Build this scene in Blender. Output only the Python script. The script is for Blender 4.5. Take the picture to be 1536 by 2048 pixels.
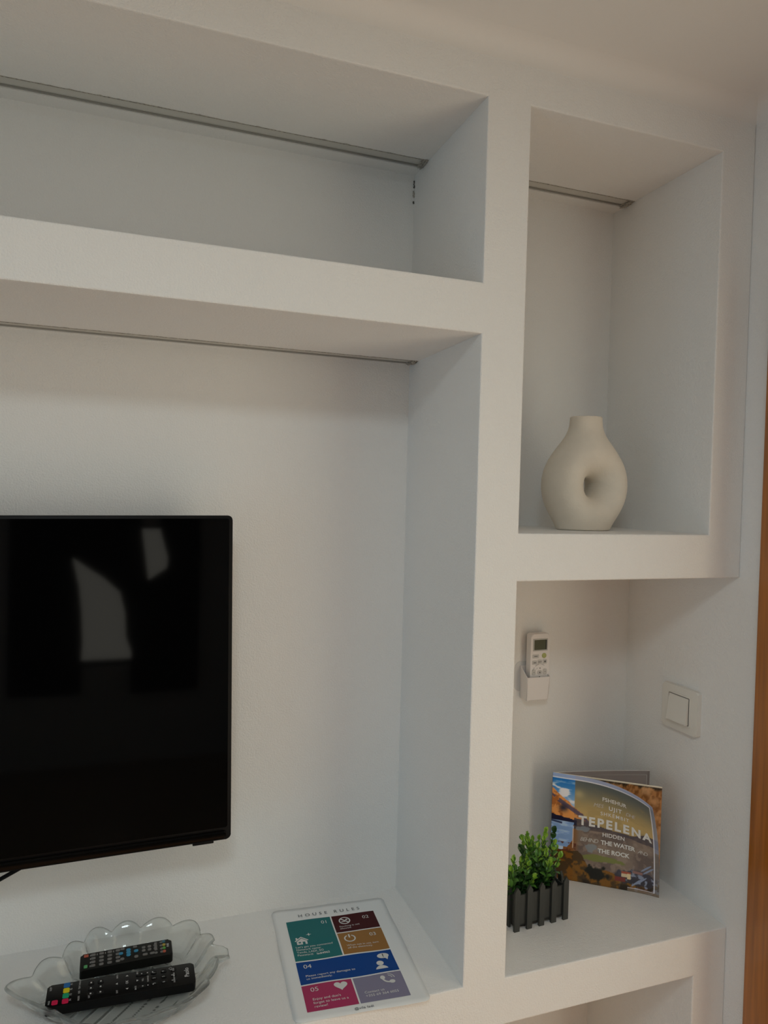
import bpy, bmesh, math, random
import numpy as np
from mathutils import Vector, Matrix

for o in list(bpy.data.objects):
    bpy.data.objects.remove(o)
SC = bpy.context.scene
COL = SC.collection
random.seed(7)
RNG = np.random.default_rng(7)

# ------------------------------------------------------------------ layout (metres, floor at z = 0)
OFF = 1.65
XA0, XA1, XA2, XW = 0.490, 0.566, 0.950, 1.0235       # upright left/right, niche right, right wall
ZC = 0.753 + OFF                                       # ceiling
Z0, Z1, Z2 = 0.6625 + OFF, 0.3784 + OFF, 0.2999 + OFF  # niche top, cross beam top / bottom
Z5, Z6 = -0.0089 + OFF, -0.0858 + OFF                  # vase shelf top / bottom
Z3, Z8 = -0.726 + OFF, -0.803 + OFF                    # bench / low shelf top, bottom
D = 0.300                                              # niche depth
XL, YR = -2.30, -3.30                                  # left wall, rear wall

# ------------------------------------------------------------------ camera
def make_camera():
    yaw, pitch, roll, f = 0.3451, -0.0226, 0.0260, 1435.25
    fwd = Vector((math.sin(yaw) * math.cos(pitch), math.cos(yaw) * math.cos(pitch), math.sin(pitch)))
    right = Vector((math.cos(yaw), -math.sin(yaw), 0))
    up = right.cross(fwd)
    R = math.cos(roll) * right + math.sin(roll) * up
    U = -math.sin(roll) * right + math.cos(roll) * up
    cd = bpy.data.cameras.new('camera')
    cd.sensor_fit = 'VERTICAL'
    cd.sensor_height = 36.0
    cd.lens = f / 2048.0 * 36.0
    cd.clip_start = 0.02
    co = bpy.data.objects.new('camera', cd)
    m = Matrix((R, U, -fwd)).transposed().to_4x4()
    m.translation = Vector((-0.0221, -1.0, 0.0453 + OFF))
    co.matrix_world = m
    COL.objects.link(co)
    SC.camera = co
make_camera()

# ------------------------------------------------------------------ world, daylight, exposure
SC.view_settings.view_transform = 'Standard'
SC.view_settings.look = 'None'
SC.view_settings.gamma = 1.0
SC.view_settings.use_curve_mapping = False
SC.view_settings.exposure = 0.0
SC.cycles.max_bounces = 9

w = bpy.data.worlds.new('sky')
SC.world = w
w.use_nodes = True
w.node_tree.nodes['Background'].inputs[0].default_value = (0.80, 0.88, 1.0, 1)
w.node_tree.nodes['Background'].inputs[1].default_value = 0.25

def area_light(name, loc, direction, sx, sy, watts, colour, shape='RECTANGLE'):
    ld = bpy.data.lights.new(name, 'AREA')
    ld.shape = shape
    ld.size, ld.size_y = sx, sy
    ld.energy = watts
    ld.color = colour
    lo = bpy.data.objects.new(name, ld)
    lo.location = loc
    lo.rotation_euler = Vector(direction).to_track_quat('-Z', 'Y').to_euler()
    COL.objects.link(lo)
    return lo
# daylight through the glazed door in the right wall
DOOR_Y0, DOOR_Y1, DOOR_H = -0.075, -1.75, 2.10
area_light('door_daylight', (XW + 0.16, -1.15, 1.08), (-1, 0, 0), 1.10, 1.90, 11.6, (1.0, 0.885, 0.625))
# low sun patch on the floor inside the door, and blue sky light through the window in the left wall
sun = bpy.data.lights.new('sun', 'SUN')
sun.energy, sun.angle, sun.color = 3.4, 0.02, (1.0, 0.50, 0.22)
so = bpy.data.objects.new('sun', sun)
so.rotation_euler = Vector((-1, -0.25, -1.25)).to_track_quat('-Z', 'Y').to_euler()
COL.objects.link(so)
area_light('reflection_light', (-0.12, YR - 0.16, 1.04), (0, 1, 0), 0.95, 0.95, 7.5, (1.0, 0.95, 0.80))  # added behind the unseen rear wall to brighten the television reflection
WIN = (-2.0, -0.4, 0.10, 1.95)
area_light('window_daylight', (XL - 0.09, (WIN[0] + WIN[1]) / 2, (WIN[2] + WIN[3]) / 2), (1, 0, 0), 1.55, 1.80, 6.8, (0.48, 0.79, 1.0))

# ------------------------------------------------------------------ materials
MATS = {}
def mat(name, col, rough=0.5, metal=0.0, spec=0.5, noise=0.0, nscale=40.0, bump=0.0, bscale=80.0, coat=0.0, stretch=None, col2=None, emit=0.0):
    if name in MATS:
        return MATS[name]
    m = bpy.data.materials.new(name)
    m.use_nodes = True
    nt = m.node_tree
    b = nt.nodes['Principled BSDF']
    b.inputs['Base Color'].default_value = (*col, 1)
    b.inputs['Roughness'].default_value = rough
    b.inputs['Metallic'].default_value = metal
    b.inputs['Specular IOR Level'].default_value = spec
    b.inputs['Coat Weight'].default_value = coat
    b.inputs['Coat Roughness'].default_value = 0.12
    if emit:
        b.inputs['Emission Color'].default_value = (*col, 1)
        b.inputs['Emission Strength'].default_value = emit
    tc = nt.nodes.new('ShaderNodeTexCoord')
    mp = nt.nodes.new('ShaderNodeMapping')
    nt.links.new(tc.outputs['Object'], mp.inputs['Vector'])
    if stretch:
        mp.inputs['Scale'].default_value = stretch
    if noise or col2:
        n = nt.nodes.new('ShaderNodeTexNoise')
        n.inputs['Scale'].default_value = nscale
        n.inputs['Detail'].default_value = 4
        nt.links.new(mp.outputs[0], n.inputs['Vector'])
        mx = nt.nodes.new('ShaderNodeMix')
        mx.data_type = 'RGBA'
        rr = nt.nodes.new('ShaderNodeValToRGB')
        rr.color_ramp.elements[0].position = 0.3
        rr.color_ramp.elements[1].position = 0.7
        nt.links.new(n.outputs['Fac'], rr.inputs[0])
        c2 = col2 if col2 else tuple(c * (1 - noise) for c in col)
        mx.inputs[6].default_value = (*c2, 1)
        mx.inputs[7].default_value = (*col, 1)
        nt.links.new(rr.outputs[0], mx.inputs[0])
        nt.links.new(mx.outputs[2], b.inputs['Base Color'])
    if bump:
        n2 = nt.nodes.new('ShaderNodeTexNoise')
        n2.inputs['Scale'].default_value = bscale
        n2.inputs['Detail'].default_value = 5
        nt.links.new(mp.outputs[0], n2.inputs['Vector'])
        bp = nt.nodes.new('ShaderNodeBump')
        bp.inputs['Strength'].default_value = bump
        bp.inputs['Distance'].default_value = 0.002
        nt.links.new(n2.outputs['Fac'], bp.inputs['Height'])
        nt.links.new(bp.outputs[0], b.inputs['Normal'])
    MATS[name] = m
    return m

def plaster(name, col, bump=0.35):
    """painted plaster: fine roller stipple, broad trowel waviness, a little uneven tint"""
    m = bpy.data.materials.new(name)
    m.use_nodes = True
    nt = m.node_tree
    L = nt.links.new
    b = nt.nodes['Principled BSDF']
    b.inputs['Roughness'].default_value = 0.55
    b.inputs['Specular IOR Level'].default_value = 0.35
    tc = nt.nodes.new('ShaderNodeTexCoord')
    def nz(scale, detail, rough=0.5):
        n = nt.nodes.new('ShaderNodeTexNoise')
        n.inputs['Scale'].default_value = scale
        n.inputs['Detail'].default_value = detail
        n.inputs['Roughness'].default_value = rough
        L(tc.outputs['Object'], n.inputs['Vector'])
        return n
    tint = nz(5.0, 3)
    mx = nt.nodes.new('ShaderNodeMix')
    mx.data_type = 'RGBA'
    mx.inputs[6].default_value = (*[c * 0.965 for c in col], 1)
    mx.inputs[7].default_value = (*col, 1)
    L(tint.outputs['Fac'], mx.inputs[0])
    L(mx.outputs[2], b.inputs['Base Color'])
    fine = nz(330.0, 3, 0.6)
    mid = nz(26.0, 4, 0.55)
    bp1 = nt.nodes.new('ShaderNodeBump')
    bp1.inputs['Strength'].default_value = bump
    bp1.inputs['Distance'].default_value = 0.002
    L(fine.outputs['Fac'], bp1.inputs['Height'])
    bp2 = nt.nodes.new('ShaderNodeBump')
    bp2.inputs['Strength'].default_value = bump * 0.6
    bp2.inputs['Distance'].default_value = 0.004
    L(mid.outputs['Fac'], bp2.inputs['Height'])
    L(bp1.outputs[0], bp2.inputs['Normal'])
    L(bp2.outputs[0], b.inputs['Normal'])
    MATS[name] = m
    return m

plaster('plaster', (0.925, 0.92, 0.905), 0.7)
plaster('plaster_ceiling', (0.91, 0.895, 0.87), 0.2)
mat('wood_floor', (0.58, 0.43, 0.29), 0.35, noise=0.3, nscale=6, stretch=(1, 12, 1))
mat('door_wood', (0.47, 0.15, 0.012), 0.28, noise=0.35, nscale=9, stretch=(14, 14, 0.6), coat=0.5)
mat('black_gloss', (0.0012, 0.0012, 0.0014), 0.045, spec=0.13)
mat('black_plastic', (0.003, 0.003, 0.0035), 0.45, spec=0.16)
mat('white_plastic', (0.86, 0.82, 0.80), 0.35)
mat('ivory_plastic', (0.82, 0.80, 0.745), 0.32)
mat('alu', (0.40, 0.395, 0.37), 0.5, metal=0.2)
mat('diffuser', (0.62, 0.61, 0.57), 0.5)
mat('gap', (0.10, 0.095, 0.085), 0.9)
mat('crumb', (0.55, 0.52, 0.46), 0.9, noise=0.6, nscale=300)
mat('ceramic', (0.82, 0.755, 0.655), 0.75, spec=0.25, noise=0.06, nscale=35, bump=0.25, bscale=220)
mat('planter', (0.050, 0.052, 0.047), 0.6, noise=0.25, nscale=40, stretch=(6, 6, 0.6))
mat('soil', (0.008, 0.008, 0.006), 0.9, bump=0.6, bscale=300)
mat('lamp_white', (0.9, 0.9, 0.88), 0.5)

# ------------------------------------------------------------------ mesh helpers
def link(o, parent=None):
    COL.objects.link(o)
    if parent is not None:
        o.parent = parent
    return o

def tag(o, label=None, cat=None, group=None, kind=None):
    if label: o['label'] = label
    if cat: o['category'] = cat
    if group: o['group'] = group
    if kind: o['kind'] = kind
    return o

def empty(name, loc=(0, 0, 0), rot=(0, 0, 0)):
    o = bpy.data.objects.new(name, None)
    o.location = loc
    o.rotation_euler = rot
    o.empty_display_size = 0.02
    return link(o)

def mesh_obj(name, verts, faces, m, parent=None, smooth=False):
    me = bpy.data.meshes.new(name)
    me.from_pydata([tuple(v) for v in verts], [], [tuple(f) for f in faces])
    me.update()
    if m: me.materials.append(MATS[m] if isinstance(m, str) else m)
    if smooth:
        for p in me.polygons: p.use_smooth = True
    return link(bpy.data.objects.new(name, me), parent)

def bm_obj(name, bm, m, parent=None, smooth=False, angle=None):
    me = bpy.data.meshes.new(name)
    bm.normal_update()
    bm.to_mesh(me)
    bm.free()
    me.materials.append(MATS[m] if isinstance(m, str) else m)
    if smooth or angle:
        for p in me.polygons: p.use_smooth = True
    if angle:
        me.set_sharp_from_angle(angle=math.radians(angle))
    return link(bpy.data.objects.new(name, me), parent)

def bm_box(bm, lo, hi, bevel=0.0, seg=2, mtx=None):
    vs = [bm.verts.new((x, y, z)) for x in (lo[0], hi[0]) for y in (lo[1], hi[1]) for z in (lo[2], hi[2])]
    fs = []
    for idx in ((0, 1, 3, 2), (4, 6, 7, 5), (0, 4, 5, 1), (2, 3, 7, 6), (0, 2, 6, 4), (1, 5, 7, 3)):
        fs.append(bm.faces.new([vs[i] for i in idx]))
    if bevel:
        es = {e for f in fs for e in f.edges}
        r = bmesh.ops.bevel(bm, geom=list(es), offset=bevel, segments=seg, profile=0.5, affect='EDGES')
    if mtx is not None:
        bmesh.ops.transform(bm, matrix=mtx, verts=vs if not bevel else list({v for f in bm.faces for v in f.verts}))
    return vs

def box(name, lo, hi, m, parent=None, bevel=0.0, seg=2):
    bm = bmesh.new()
    bm_box(bm, lo, hi, bevel, seg)
    bmesh.ops.recalc_face_normals(bm, faces=bm.faces[:])
    return bm_obj(name, bm, m, parent, angle=35 if bevel else None)

def round_rect(w, h, r, n=5, cx=0, cy=0):
    pts = []
    for (sx, sy, a0) in ((1, 1, 0), (-1, 1, 90), (-1, -1, 180), (1, -1, 270)):
        for k in range(n + 1):
            a = math.radians(a0 + 90 * k / n)
            pts.append((cx + sx * (w / 2 - r) + r * math.cos(a), cy + sy * (h / 2 - r) + r * math.sin(a)))
    return pts

def prism(name, pts, z0, z1, m, parent=None, bevel=0.0, seg=2, fn=None, smooth_angle=35):
    """pts: outline in local (x, y), extruded z0..z1; top edge bevelled; fn maps local points"""
    bm = bmesh.new()
    a = [bm.verts.new((p[0], p[1], z0)) for p in pts]
    b = [bm.verts.new((p[0], p[1], z1)) for p in pts]
    n = len(pts)
    bm.faces.new(a[::-1])
    top = bm.faces.new(b)
    for i in range(n):
        bm.faces.new((a[i], a[(i + 1) % n], b[(i + 1) % n], b[i]))
    if bevel:
        bmesh.ops.bevel(bm, geom=list(top.edges), offset=bevel, segments=seg, profile=0.5, affect='EDGES')
    if fn:
        for v in bm.verts: v.co = fn(v.co)
    bmesh.ops.recalc_face_normals(bm, faces=bm.faces[:])
    return bm_obj(name, bm, m, parent, angle=smooth_angle)

def tube(name, pts, r, m, parent=None, seg=8, caps=True):
    pts = [Vector(p) for p in pts]
    verts, faces = [], []
    for i, p in enumerate(pts):
        t = (pts[min(i + 1, len(pts) - 1)] - pts[max(i - 1, 0)]).normalized()
        u = t.orthogonal().normalized() if i == 0 else (u - t * u.dot(t)).normalized()
        v = t.cross(u)
        rr = r[i] if isinstance(r, (list, tuple)) else r
        for k in range(seg):
            a = 2 * math.pi * k / seg
            verts.append(p + rr * (math.cos(a) * u + math.sin(a) * v))
    for i in range(len(pts) - 1):
        for k in range(seg):
            k2 = (k + 1) % seg
            faces.append((i * seg + k, i * seg + k2, (i + 1) * seg + k2, (i + 1) * seg + k))
    if caps:
        faces.append(tuple(range(seg))[::-1])
        faces.append(tuple(range((len(pts) - 1) * seg, len(pts) * seg)))
    return mesh_obj(name, verts, faces, m, parent, True)

# ---- flat print: text and icons as thin shapes
_TXT = {}
def text_geo(body, size, bold=0.0, align='LEFT', spacing=1.0, shear=0.0, line=1.0):
    key = (body, size, bold, align, spacing, shear, line)
    if key in _TXT: return _TXT[key]
    cu = bpy.data.curves.new('t', 'FONT')
    cu.body = body
    cu.size = size
    cu.align_x = align
    cu.space_character = spacing
    cu.space_line = line
    cu.offset = bold * size
    cu.shear = shear
    cu.resolution_u = 3
    cu.fill_mode = 'FRONT'
    o = bpy.data.objects.new('t', cu)
    COL.objects.link(o)
    bpy.context.view_layer.update()
    me = bpy.data.meshes.new_from_object(o.evaluated_get(bpy.context.evaluated_depsgraph_get()))
    v = [tuple(p.co[:2]) for p in me.vertices]
    f = [tuple(p.vertices) for p in me.polygons]
    bpy.data.objects.remove(o)
    bpy.data.curves.remove(cu)
    bpy.data.meshes.remove(me)
    _TXT[key] = (v, f)
    return v, f

class Print:
    """collects flat 2-D shapes and builds them as one printed layer; fn maps (x, y) to a 3-D point"""
    def __init__(self): self.v, self.f = [], []
    def poly(self, pts):
        n = len(self.v); self.v += list(pts); self.f.append(tuple(range(n, n + len(pts)))); return self
    def text(self, body, x, y, size, bold=0.0, align='LEFT', spacing=1.0, shear=0.0, sx=1.0, rot=0.0, line=1.0):
        v, f = text_geo(body, size, bold, align, spacing, shear, line)
        n = len(self.v)
        c, s = math.cos(rot), math.sin(rot)
        self.v += [(x + c * a * sx - s * b, y + s * a * sx + c * b) for a, b in v]
        self.f += [tuple(i + n for i in q) for q in f]
        return self
    def fit(self, body, xc, y, size, width, bold=0.0, shear=0.0):
        """text set to an exact width by letter spacing"""
        ext = lambda sp: (lambda v: max(p[0] for p in v) - min(p[0] for p in v))(text_geo(body, size, bold, 'CENTER', sp, shear)[0])
        a, b = ext(1.0), ext(1.5)
        sp = 1.0 + 0.5 * (width - a) / (b - a)
        v = text_geo(body, size, bold, 'CENTER', sp, shear)[0]
        mid = (max(p[0] for p in v) + min(p[0] for p in v)) / 2
        return self.text(body, xc - mid, y, size, bold, 'CENTER', sp, shear)
    def disc(self, cx, cy, rx, ry=None, n=20):
        ry = rx if ry is None else ry
        return self.poly([(cx + rx * math.cos(2 * math.pi * k / n), cy + ry * math.sin(2 * math.pi * k / n)) for k in range(n)])
    def arc(self, cx, cy, r0, r1, a0, a1, n=20):
        base = len(self.v)
        for k in range(n + 1):
            a = math.radians(a0 + (a1 - a0) * k / n)
            self.v += [(cx + r0 * math.cos(a), cy + r0 * math.sin(a)), (cx + r1 * math.cos(a), cy + r1 * math.sin(a))]
        for k in range(n):
            i = base + 2 * k
            self.f.append((i, i + 1, i + 3, i + 2))
        return self
    def rect(self, x0, y0, x1, y1): return self.poly([(x0, y0), (x1, y0), (x1, y1), (x0, y1)])
    def build(self, name, m, parent, fn):
        o = mesh_obj(name, [fn(*p) for p in self.v], self.f, m, parent)
        if 'lettering' in name or 'marks' in name: o['kind'] = 'stuff'
        return o

# ------------------------------------------------------------------ the room
def struct(o):
    o['kind'] = 'structure'
    return o
struct(box('floor', (XL, YR, -0.08), (XW + 0.12, D, 0.0), 'wood_floor'))
struct(box('wall_back', (XL - 0.1, D, 0), (XW + 0.12, D + 0.1, ZC), 'plaster'))
# right wall with the door opening
def right_wall():
    bm = bmesh.new()
    for lo, hi in (((XW, DOOR_Y0, 0), (XW + 0.12, D, ZC)), ((XW, DOOR_Y1, DOOR_H), (XW + 0.12, DOOR_Y0, ZC)), ((XW, YR, 0), (XW + 0.12, DOOR_Y1, ZC))):
        bm_box(bm, lo, hi)
    bmesh.ops.remove_doubles(bm, verts=bm.verts[:], dist=1e-5)
    bmesh.ops.recalc_face_normals(bm, faces=bm.faces[:])
    struct(bm_obj('wall_right', bm, 'plaster'))
right_wall()
def left_wall():
    y0, y1, z0, z1 = WIN
    bm = bmesh.new()
    for lo, hi in (((XL - 0.1, YR, 0), (XL, y0, ZC)), ((XL - 0.1, y1, 0), (XL, D, ZC)), ((XL - 0.1, y0, 0), (XL, y1, z0)), ((XL - 0.1, y0, z1), (XL, y1, ZC))):
        bm_box(bm, lo, hi)
    bmesh.ops.recalc_face_normals(bm, faces=bm.faces[:])
    struct(bm_obj('wall_left', bm, 'plaster'))
    root = struct(empty('window_1', (XL, (y0 + y1) / 2, z0)))
    hy, h = (y1 - y0) / 2, z1 - z0
    f = 0.05
    for nm, lo, hi in (('window_stile', (-0.06, -hy, 0), (0.01, -hy + f, h)), ('window_stile', (-0.06, hy - f, 0), (0.01, hy, h)), ('window_stile', (-0.06, -f / 2, f), (0.005, f / 2, h - f)),
                       ('window_rail', (-0.06, -hy + f, 0), (0.01, hy - f, f)), ('window_rail', (-0.06, -hy + f, h - f), (0.01, hy - f, h))):
        box(nm, lo, hi, 'white_plastic', root, 0.003)
left_wall()
def rear_wall():
    x0, x1, z0, z1 = -0.56, 0.32, 0.60, 1.48
    bm = bmesh.new()
    for lo, hi in (((XL - 0.1, YR - 0.1, 0), (x0, YR, ZC)), ((x1, YR - 0.1, 0), (XW + 0.12, YR, ZC)), ((x0, YR - 0.1, 0), (x1, YR, z0)), ((x0, YR - 0.1, z1), (x1, YR, ZC))):
        bm_box(bm, lo, hi)
    bmesh.ops.recalc_face_normals(bm, faces=bm.faces[:])
    struct(bm_obj('wall_rear', bm, 'plaster'))
    win = struct(empty('reflection_window', ((x0 + x1) / 2, YR, z0)))  # window added for the pale shapes reflected in the television
    w, h, f = (x1 - x0) / 2, z1 - z0, 0.03
    for nm, lo, hi in (('window_stile', (-w, -0.08, 0), (-w + f, -0.02, h)), ('window_stile', (w - f, -0.08, 0), (w, -0.02, h)), ('window_rail', (-w + f, -0.08, h - f), (w - f, -0.02, h)), ('window_rail', (-w + f, -0.08, 0), (w - f, -0.02, f))):
        box(nm, lo, hi, 'black_plastic', win, 0.002)
    mat('dark_cloth', (0.02, 0.018, 0.016), 0.9, bump=0.3, bscale=300)
    fold = lambda c: Vector((c.x, YR + 0.03 + 0.012 * math.sin(c.x * 60) - c.z, c.y))  # dark sheets below are added, outlined to shape the patches mirrored in the screen
    a = prism('cutout', [(-0.66, 0.45), (-0.265, 0.45), (-0.265, 0.57), (-0.257, 0.766), (-0.265, 0.95), (-0.279, 1.098), (-0.315, 1.257), (-0.325, 1.30), (-0.325, 1.56), (-0.66, 1.56)], 0, 0.004, 'dark_cloth', None, 0, 1, fold)
    tag(a, 'dark curtain added to shape the left edge of the television reflection', 'cutout')
    b = prism('cutout', [(0.02, 0.45), (0.42, 0.45), (0.42, 1.56), (0.19, 1.56), (0.181, 1.443), (0.226, 1.279), (0.221, 1.216), (0.114, 1.141), (0.073, 1.455), (0.06, 1.56), (-0.345, 1.56), (-0.345, 1.30), (-0.235, 1.219), (-0.143, 1.157), (-0.049, 1.069), (-0.018, 0.943), (-0.010, 0.793), (0.021, 0.704)], 0, 0.004, 'dark_cloth', None, 0, 1, lambda c: fold(c) + Vector((0, 0.045, 0)))
    tag(b, 'dark curtain added to shape the right edge of the television reflection', 'cutout')
rear_wall()
ceil = struct(box('ceiling', (XL - 0.1, YR - 0.1, ZC), (XW + 0.12, D + 0.1, ZC + 0.1), 'plaster_ceiling'))
def cove():
    """the plaster is rounded where the ceiling meets the shelving front and the right wall"""
    r, n = 0.030, 8
    v, f = [], []
    prof = [(r - r * math.sin(math.pi / 2 * k / n), r - r * math.cos(math.pi / 2 * k / n)) for k in range(n + 1)]   # (out from wall, down from ceiling)
    for x in (XL, XW - 0.0):
        for a, b in prof: v.append((x, -a, ZC - b))
    for k in range(n): f.append((k, k + 1, n + 1 + k + 1, n + 1 + k))
    o = mesh_obj('cove', v, f, 'plaster_ceiling', ceil, True)
    v, f = [], []
    for y in (0.0, YR):
        for a, b in prof: v.append((XW - a, y, ZC - b))
    for k in range(n): f.append((k, n + 1 + k, n + 1 + k + 1, k + 1))
    mesh_obj('cove', v, f, 'plaster_ceiling', ceil, True)
cove()

# glazed wooden door in the right wall (its frame is the orange strip at the picture's edge)
def door():
    root = empty('door_1', (XW, DOOR_Y0, 0))
    struct(root)
    def B(name, lo, hi, m, par=root, bev=0.003):
        return box(name, (lo[0] - XW, lo[1] - DOOR_Y0, lo[2]), (hi[0] - XW, hi[1] - DOOR_Y0, hi[2]), m, par, bev)
    jx0, jx1 = XW - 0.024, XW + 0.125
    B('jamb', (jx0, DOOR_Y0 - 0.085, 0), (jx1, DOOR_Y0 + 0.012, DOOR_H + 0.012), 'door_wood')
    B('jamb', (jx0, DOOR_Y1 - 0.012, 0), (jx1, DOOR_Y1 + 0.07, DOOR_H + 0.012), 'door_wood')
    B('door_head', (jx0, DOOR_Y1 + 0.07, DOOR_H - 0.07), (jx1, DOOR_Y0 - 0.085, DOOR_H + 0.012), 'door_wood')
    B('threshold', (XW, DOOR_Y1 + 0.07, 0), (jx1, DOOR_Y0 - 0.085, 0.03), 'door_wood')
    pane = bpy.data.materials.new('door_glass')
    pane.use_nodes = True
    nt = pane.node_tree
    nt.nodes.remove(nt.nodes['Principled BSDF'])
    tr = nt.nodes.new('ShaderNodeBsdfTransparent')
    gl = nt.nodes.new('ShaderNodeBsdfGlossy')
    gl.inputs['Roughness'].default_value = 0.02
    ms = nt.nodes.new('ShaderNodeMixShader')
    ms.inputs[0].default_value = 0.06; nt.links.new(tr.outputs[0], ms.inputs[1]); nt.links.new(gl.outputs[0], ms.inputs[2])
    nt.links.new(ms.outputs[0], nt.nodes['Material Output'].inputs[0])
    MATS['door_glass'] = pane
    B('door_pane', (XW + 0.06, DOOR_Y1 + 0.07, 0.03), (XW + 0.066, DOOR_Y0 - 0.085, DOOR_H - 0.07), 'door_glass', bev=0)
door()

# flat ceiling lamp behind the camera: lights the niches from above
def ceiling_lamp():
    root = empty('ceiling_lamp', (-0.10, -1.18, ZC))
    tag(root, 'flat square white ceiling panel lamp over the middle of the room', 'lamp')
    s = 0.16
    box('lamp_frame', (-s - 0.012, -s - 0.012, -0.022), (s + 0.012, s + 0.012, 0), 'lamp_white', root, 0.004)
    mat('lamp_diffuser', (1.0, 0.98, 0.95), 0.5, emit=1.0)
    box('lamp_diffuser', (-s, -s, -0.0245), (s, s, -0.0225), 'lamp_diffuser', root)
    l = area_light('lamp_light', (0, 0, -0.03), (0, 0, -1), 2 * s, 2 * s, 6.0, (0.80, 0.95, 1.0))
    l.parent = root
ceiling_lamp()

# ------------------------------------------------------------------ built-in plaster shelving
def shelving():
    root = empty('built_in_shelving', (0, 0, 0))
    tag(root, 'white plastered built-in niche shelving filling the whole wall', 'shelving')
    g = 0.012                                   # depth of the light-strip grooves
    xs = [XL, XA0, XA1, XA2, XW]
    ys = [0.0, 0.231, 0.256, 0.266, 0.2985, D]
    zs = [0.0, Z8, Z3, Z6, Z5, Z2, Z2 + g, Z1, Z0, Z0 + g, ZC]
    def solid(i, j, k):
        if not (0 <= i < len(xs) - 1 and 0 <= j < len(ys) - 1 and 0 <= k < len(zs) - 1): return False
        x, y, z = (xs[i] + xs[i + 1]) / 2, (ys[j] + ys[j + 1]) / 2, (zs[k] + zs[k + 1]) / 2
        if XA0 < x < XA1: return True
        if z > Z0:
            return not (z < Z0 + g and x < XA2 and 0.231 < y < 0.266)
        if x < XA0:
            if Z2 < z < Z1: return not (z < Z2 + g and 0.256 < y < 0.2985)
            return Z8 < z < Z3
        if x < XA2: return Z6 < z < Z5 or Z8 < z < Z3
        return z > Z6 or z < Z3
    bm = bmesh.new()
    vc = {}
    def V(i, j, k):
        if (i, j, k) not in vc: vc[(i, j, k)] = bm.verts.new((xs[i], ys[j], zs[k]))
        return vc[(i, j, k)]
    quads = {(-1, 0, 0): ((0, 0, 0), (0, 0, 1), (0, 1, 1), (0, 1, 0)), (1, 0, 0): ((1, 0, 0), (1, 1, 0), (1, 1, 1), (1, 0, 1)),
             (0, -1, 0): ((0, 0, 0), (1, 0, 0), (1, 0, 1), (0, 0, 1)), (0, 1, 0): ((0, 1, 0), (0, 1, 1), (1, 1, 1), (1, 1, 0)),
             (0, 0, -1): ((0, 0, 0), (0, 1, 0), (1, 1, 0), (1, 0, 0)), (0, 0, 1): ((0, 0, 1), (1, 0, 1), (1, 1, 1), (0, 1, 1))}
    for i in range(len(xs) - 1):
        for j in range(len(ys) - 1):
            for k in range(len(zs) - 1):
                if not solid(i, j, k): continue
                for (a, b, c), q in quads.items():
                    if not solid(i + a, j + b, k + c):
                        if (b == 1 and j == len(ys) - 2) or (c == 1 and k == len(zs) - 2) or (c == -1 and k == 0): continue
                        bm.faces.new([V(i + p, j + r, k + s) for p, r, s in q])
    bm.normal_update()
    es = [e for e in bm.edges if len(e.link_faces) == 2 and abs(e.verts[0].co.y) < 1e-6 and abs(e.verts[1].co.y) < 1e-6
          and e.link_faces[0].normal.dot(e.link_faces[1].normal) < 0.5]
    bmesh.ops.bevel(bm, geom=es, offset=0.0022, segments=2, profile=0.5, affect='EDGES')
    parts = {}
    for f in bm.faces:
        c = f.calc_center_median()
        e = 0.003
        if c.z > Z0 - e and not (XA0 - e < c.x < XA1 + e and c.z < Z0): key = 'top_beam'
        elif XA0 - e < c.x < XA1 + e: key = 'upright'
        elif c.x < XA0: key = 'cross_beam' if c.z > Z3 + 0.2 else 'bench_top'
        elif c.z > Z6 - e: key = 'shelf_board' if c.x < XA2 - e and c.z < Z5 + e else ('side_panel' if c.z > Z5 - e or c.x > XA2 - e else 'shelf_board')
        else: key = 'low_shelf_board' if c.z > Z8 - e and c.x < XA2 else ('low_shelf_board' if c.z > Z8 - e else 'lower_side_panel')
        parts.setdefault(key, []).append([v.co.copy() for v in f.verts])
    bm.free()
    for key, polys in parts.items():
        verts, faces, idx = [], [], {}
        for p in polys:
            q = []
            for co in p:
                t = (round(co.x, 6), round(co.y, 6), round(co.z, 6))
                if t not in idx: idx[t] = len(verts); verts.append(t)
                q.append(idx[t])
            faces.append(q)
        mesh_obj(key, verts, faces, 'plaster', root)
    # broken plaster in the back corner of the upper niche
    r = random.Random(5)
    for n, (za, zb) in enumerate(((-0.010, -0.024), (-0.030, -0.042), (-0.050, -0.054))):
        pts = [(XA0 - 0.0012 + r.uniform(-0.0008, 0.0008), D - 0.0012 + r.uniform(-0.0008, 0.0004), Z0 + za + (zb - za) * k / 6) for k in range(7)]
        tube('plaster_crack', pts, [r.uniform(0.0006, 0.0019) for k in range(7)], 'gap' if n != 1 else 'crumb', root, 6)
shelving()

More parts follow.
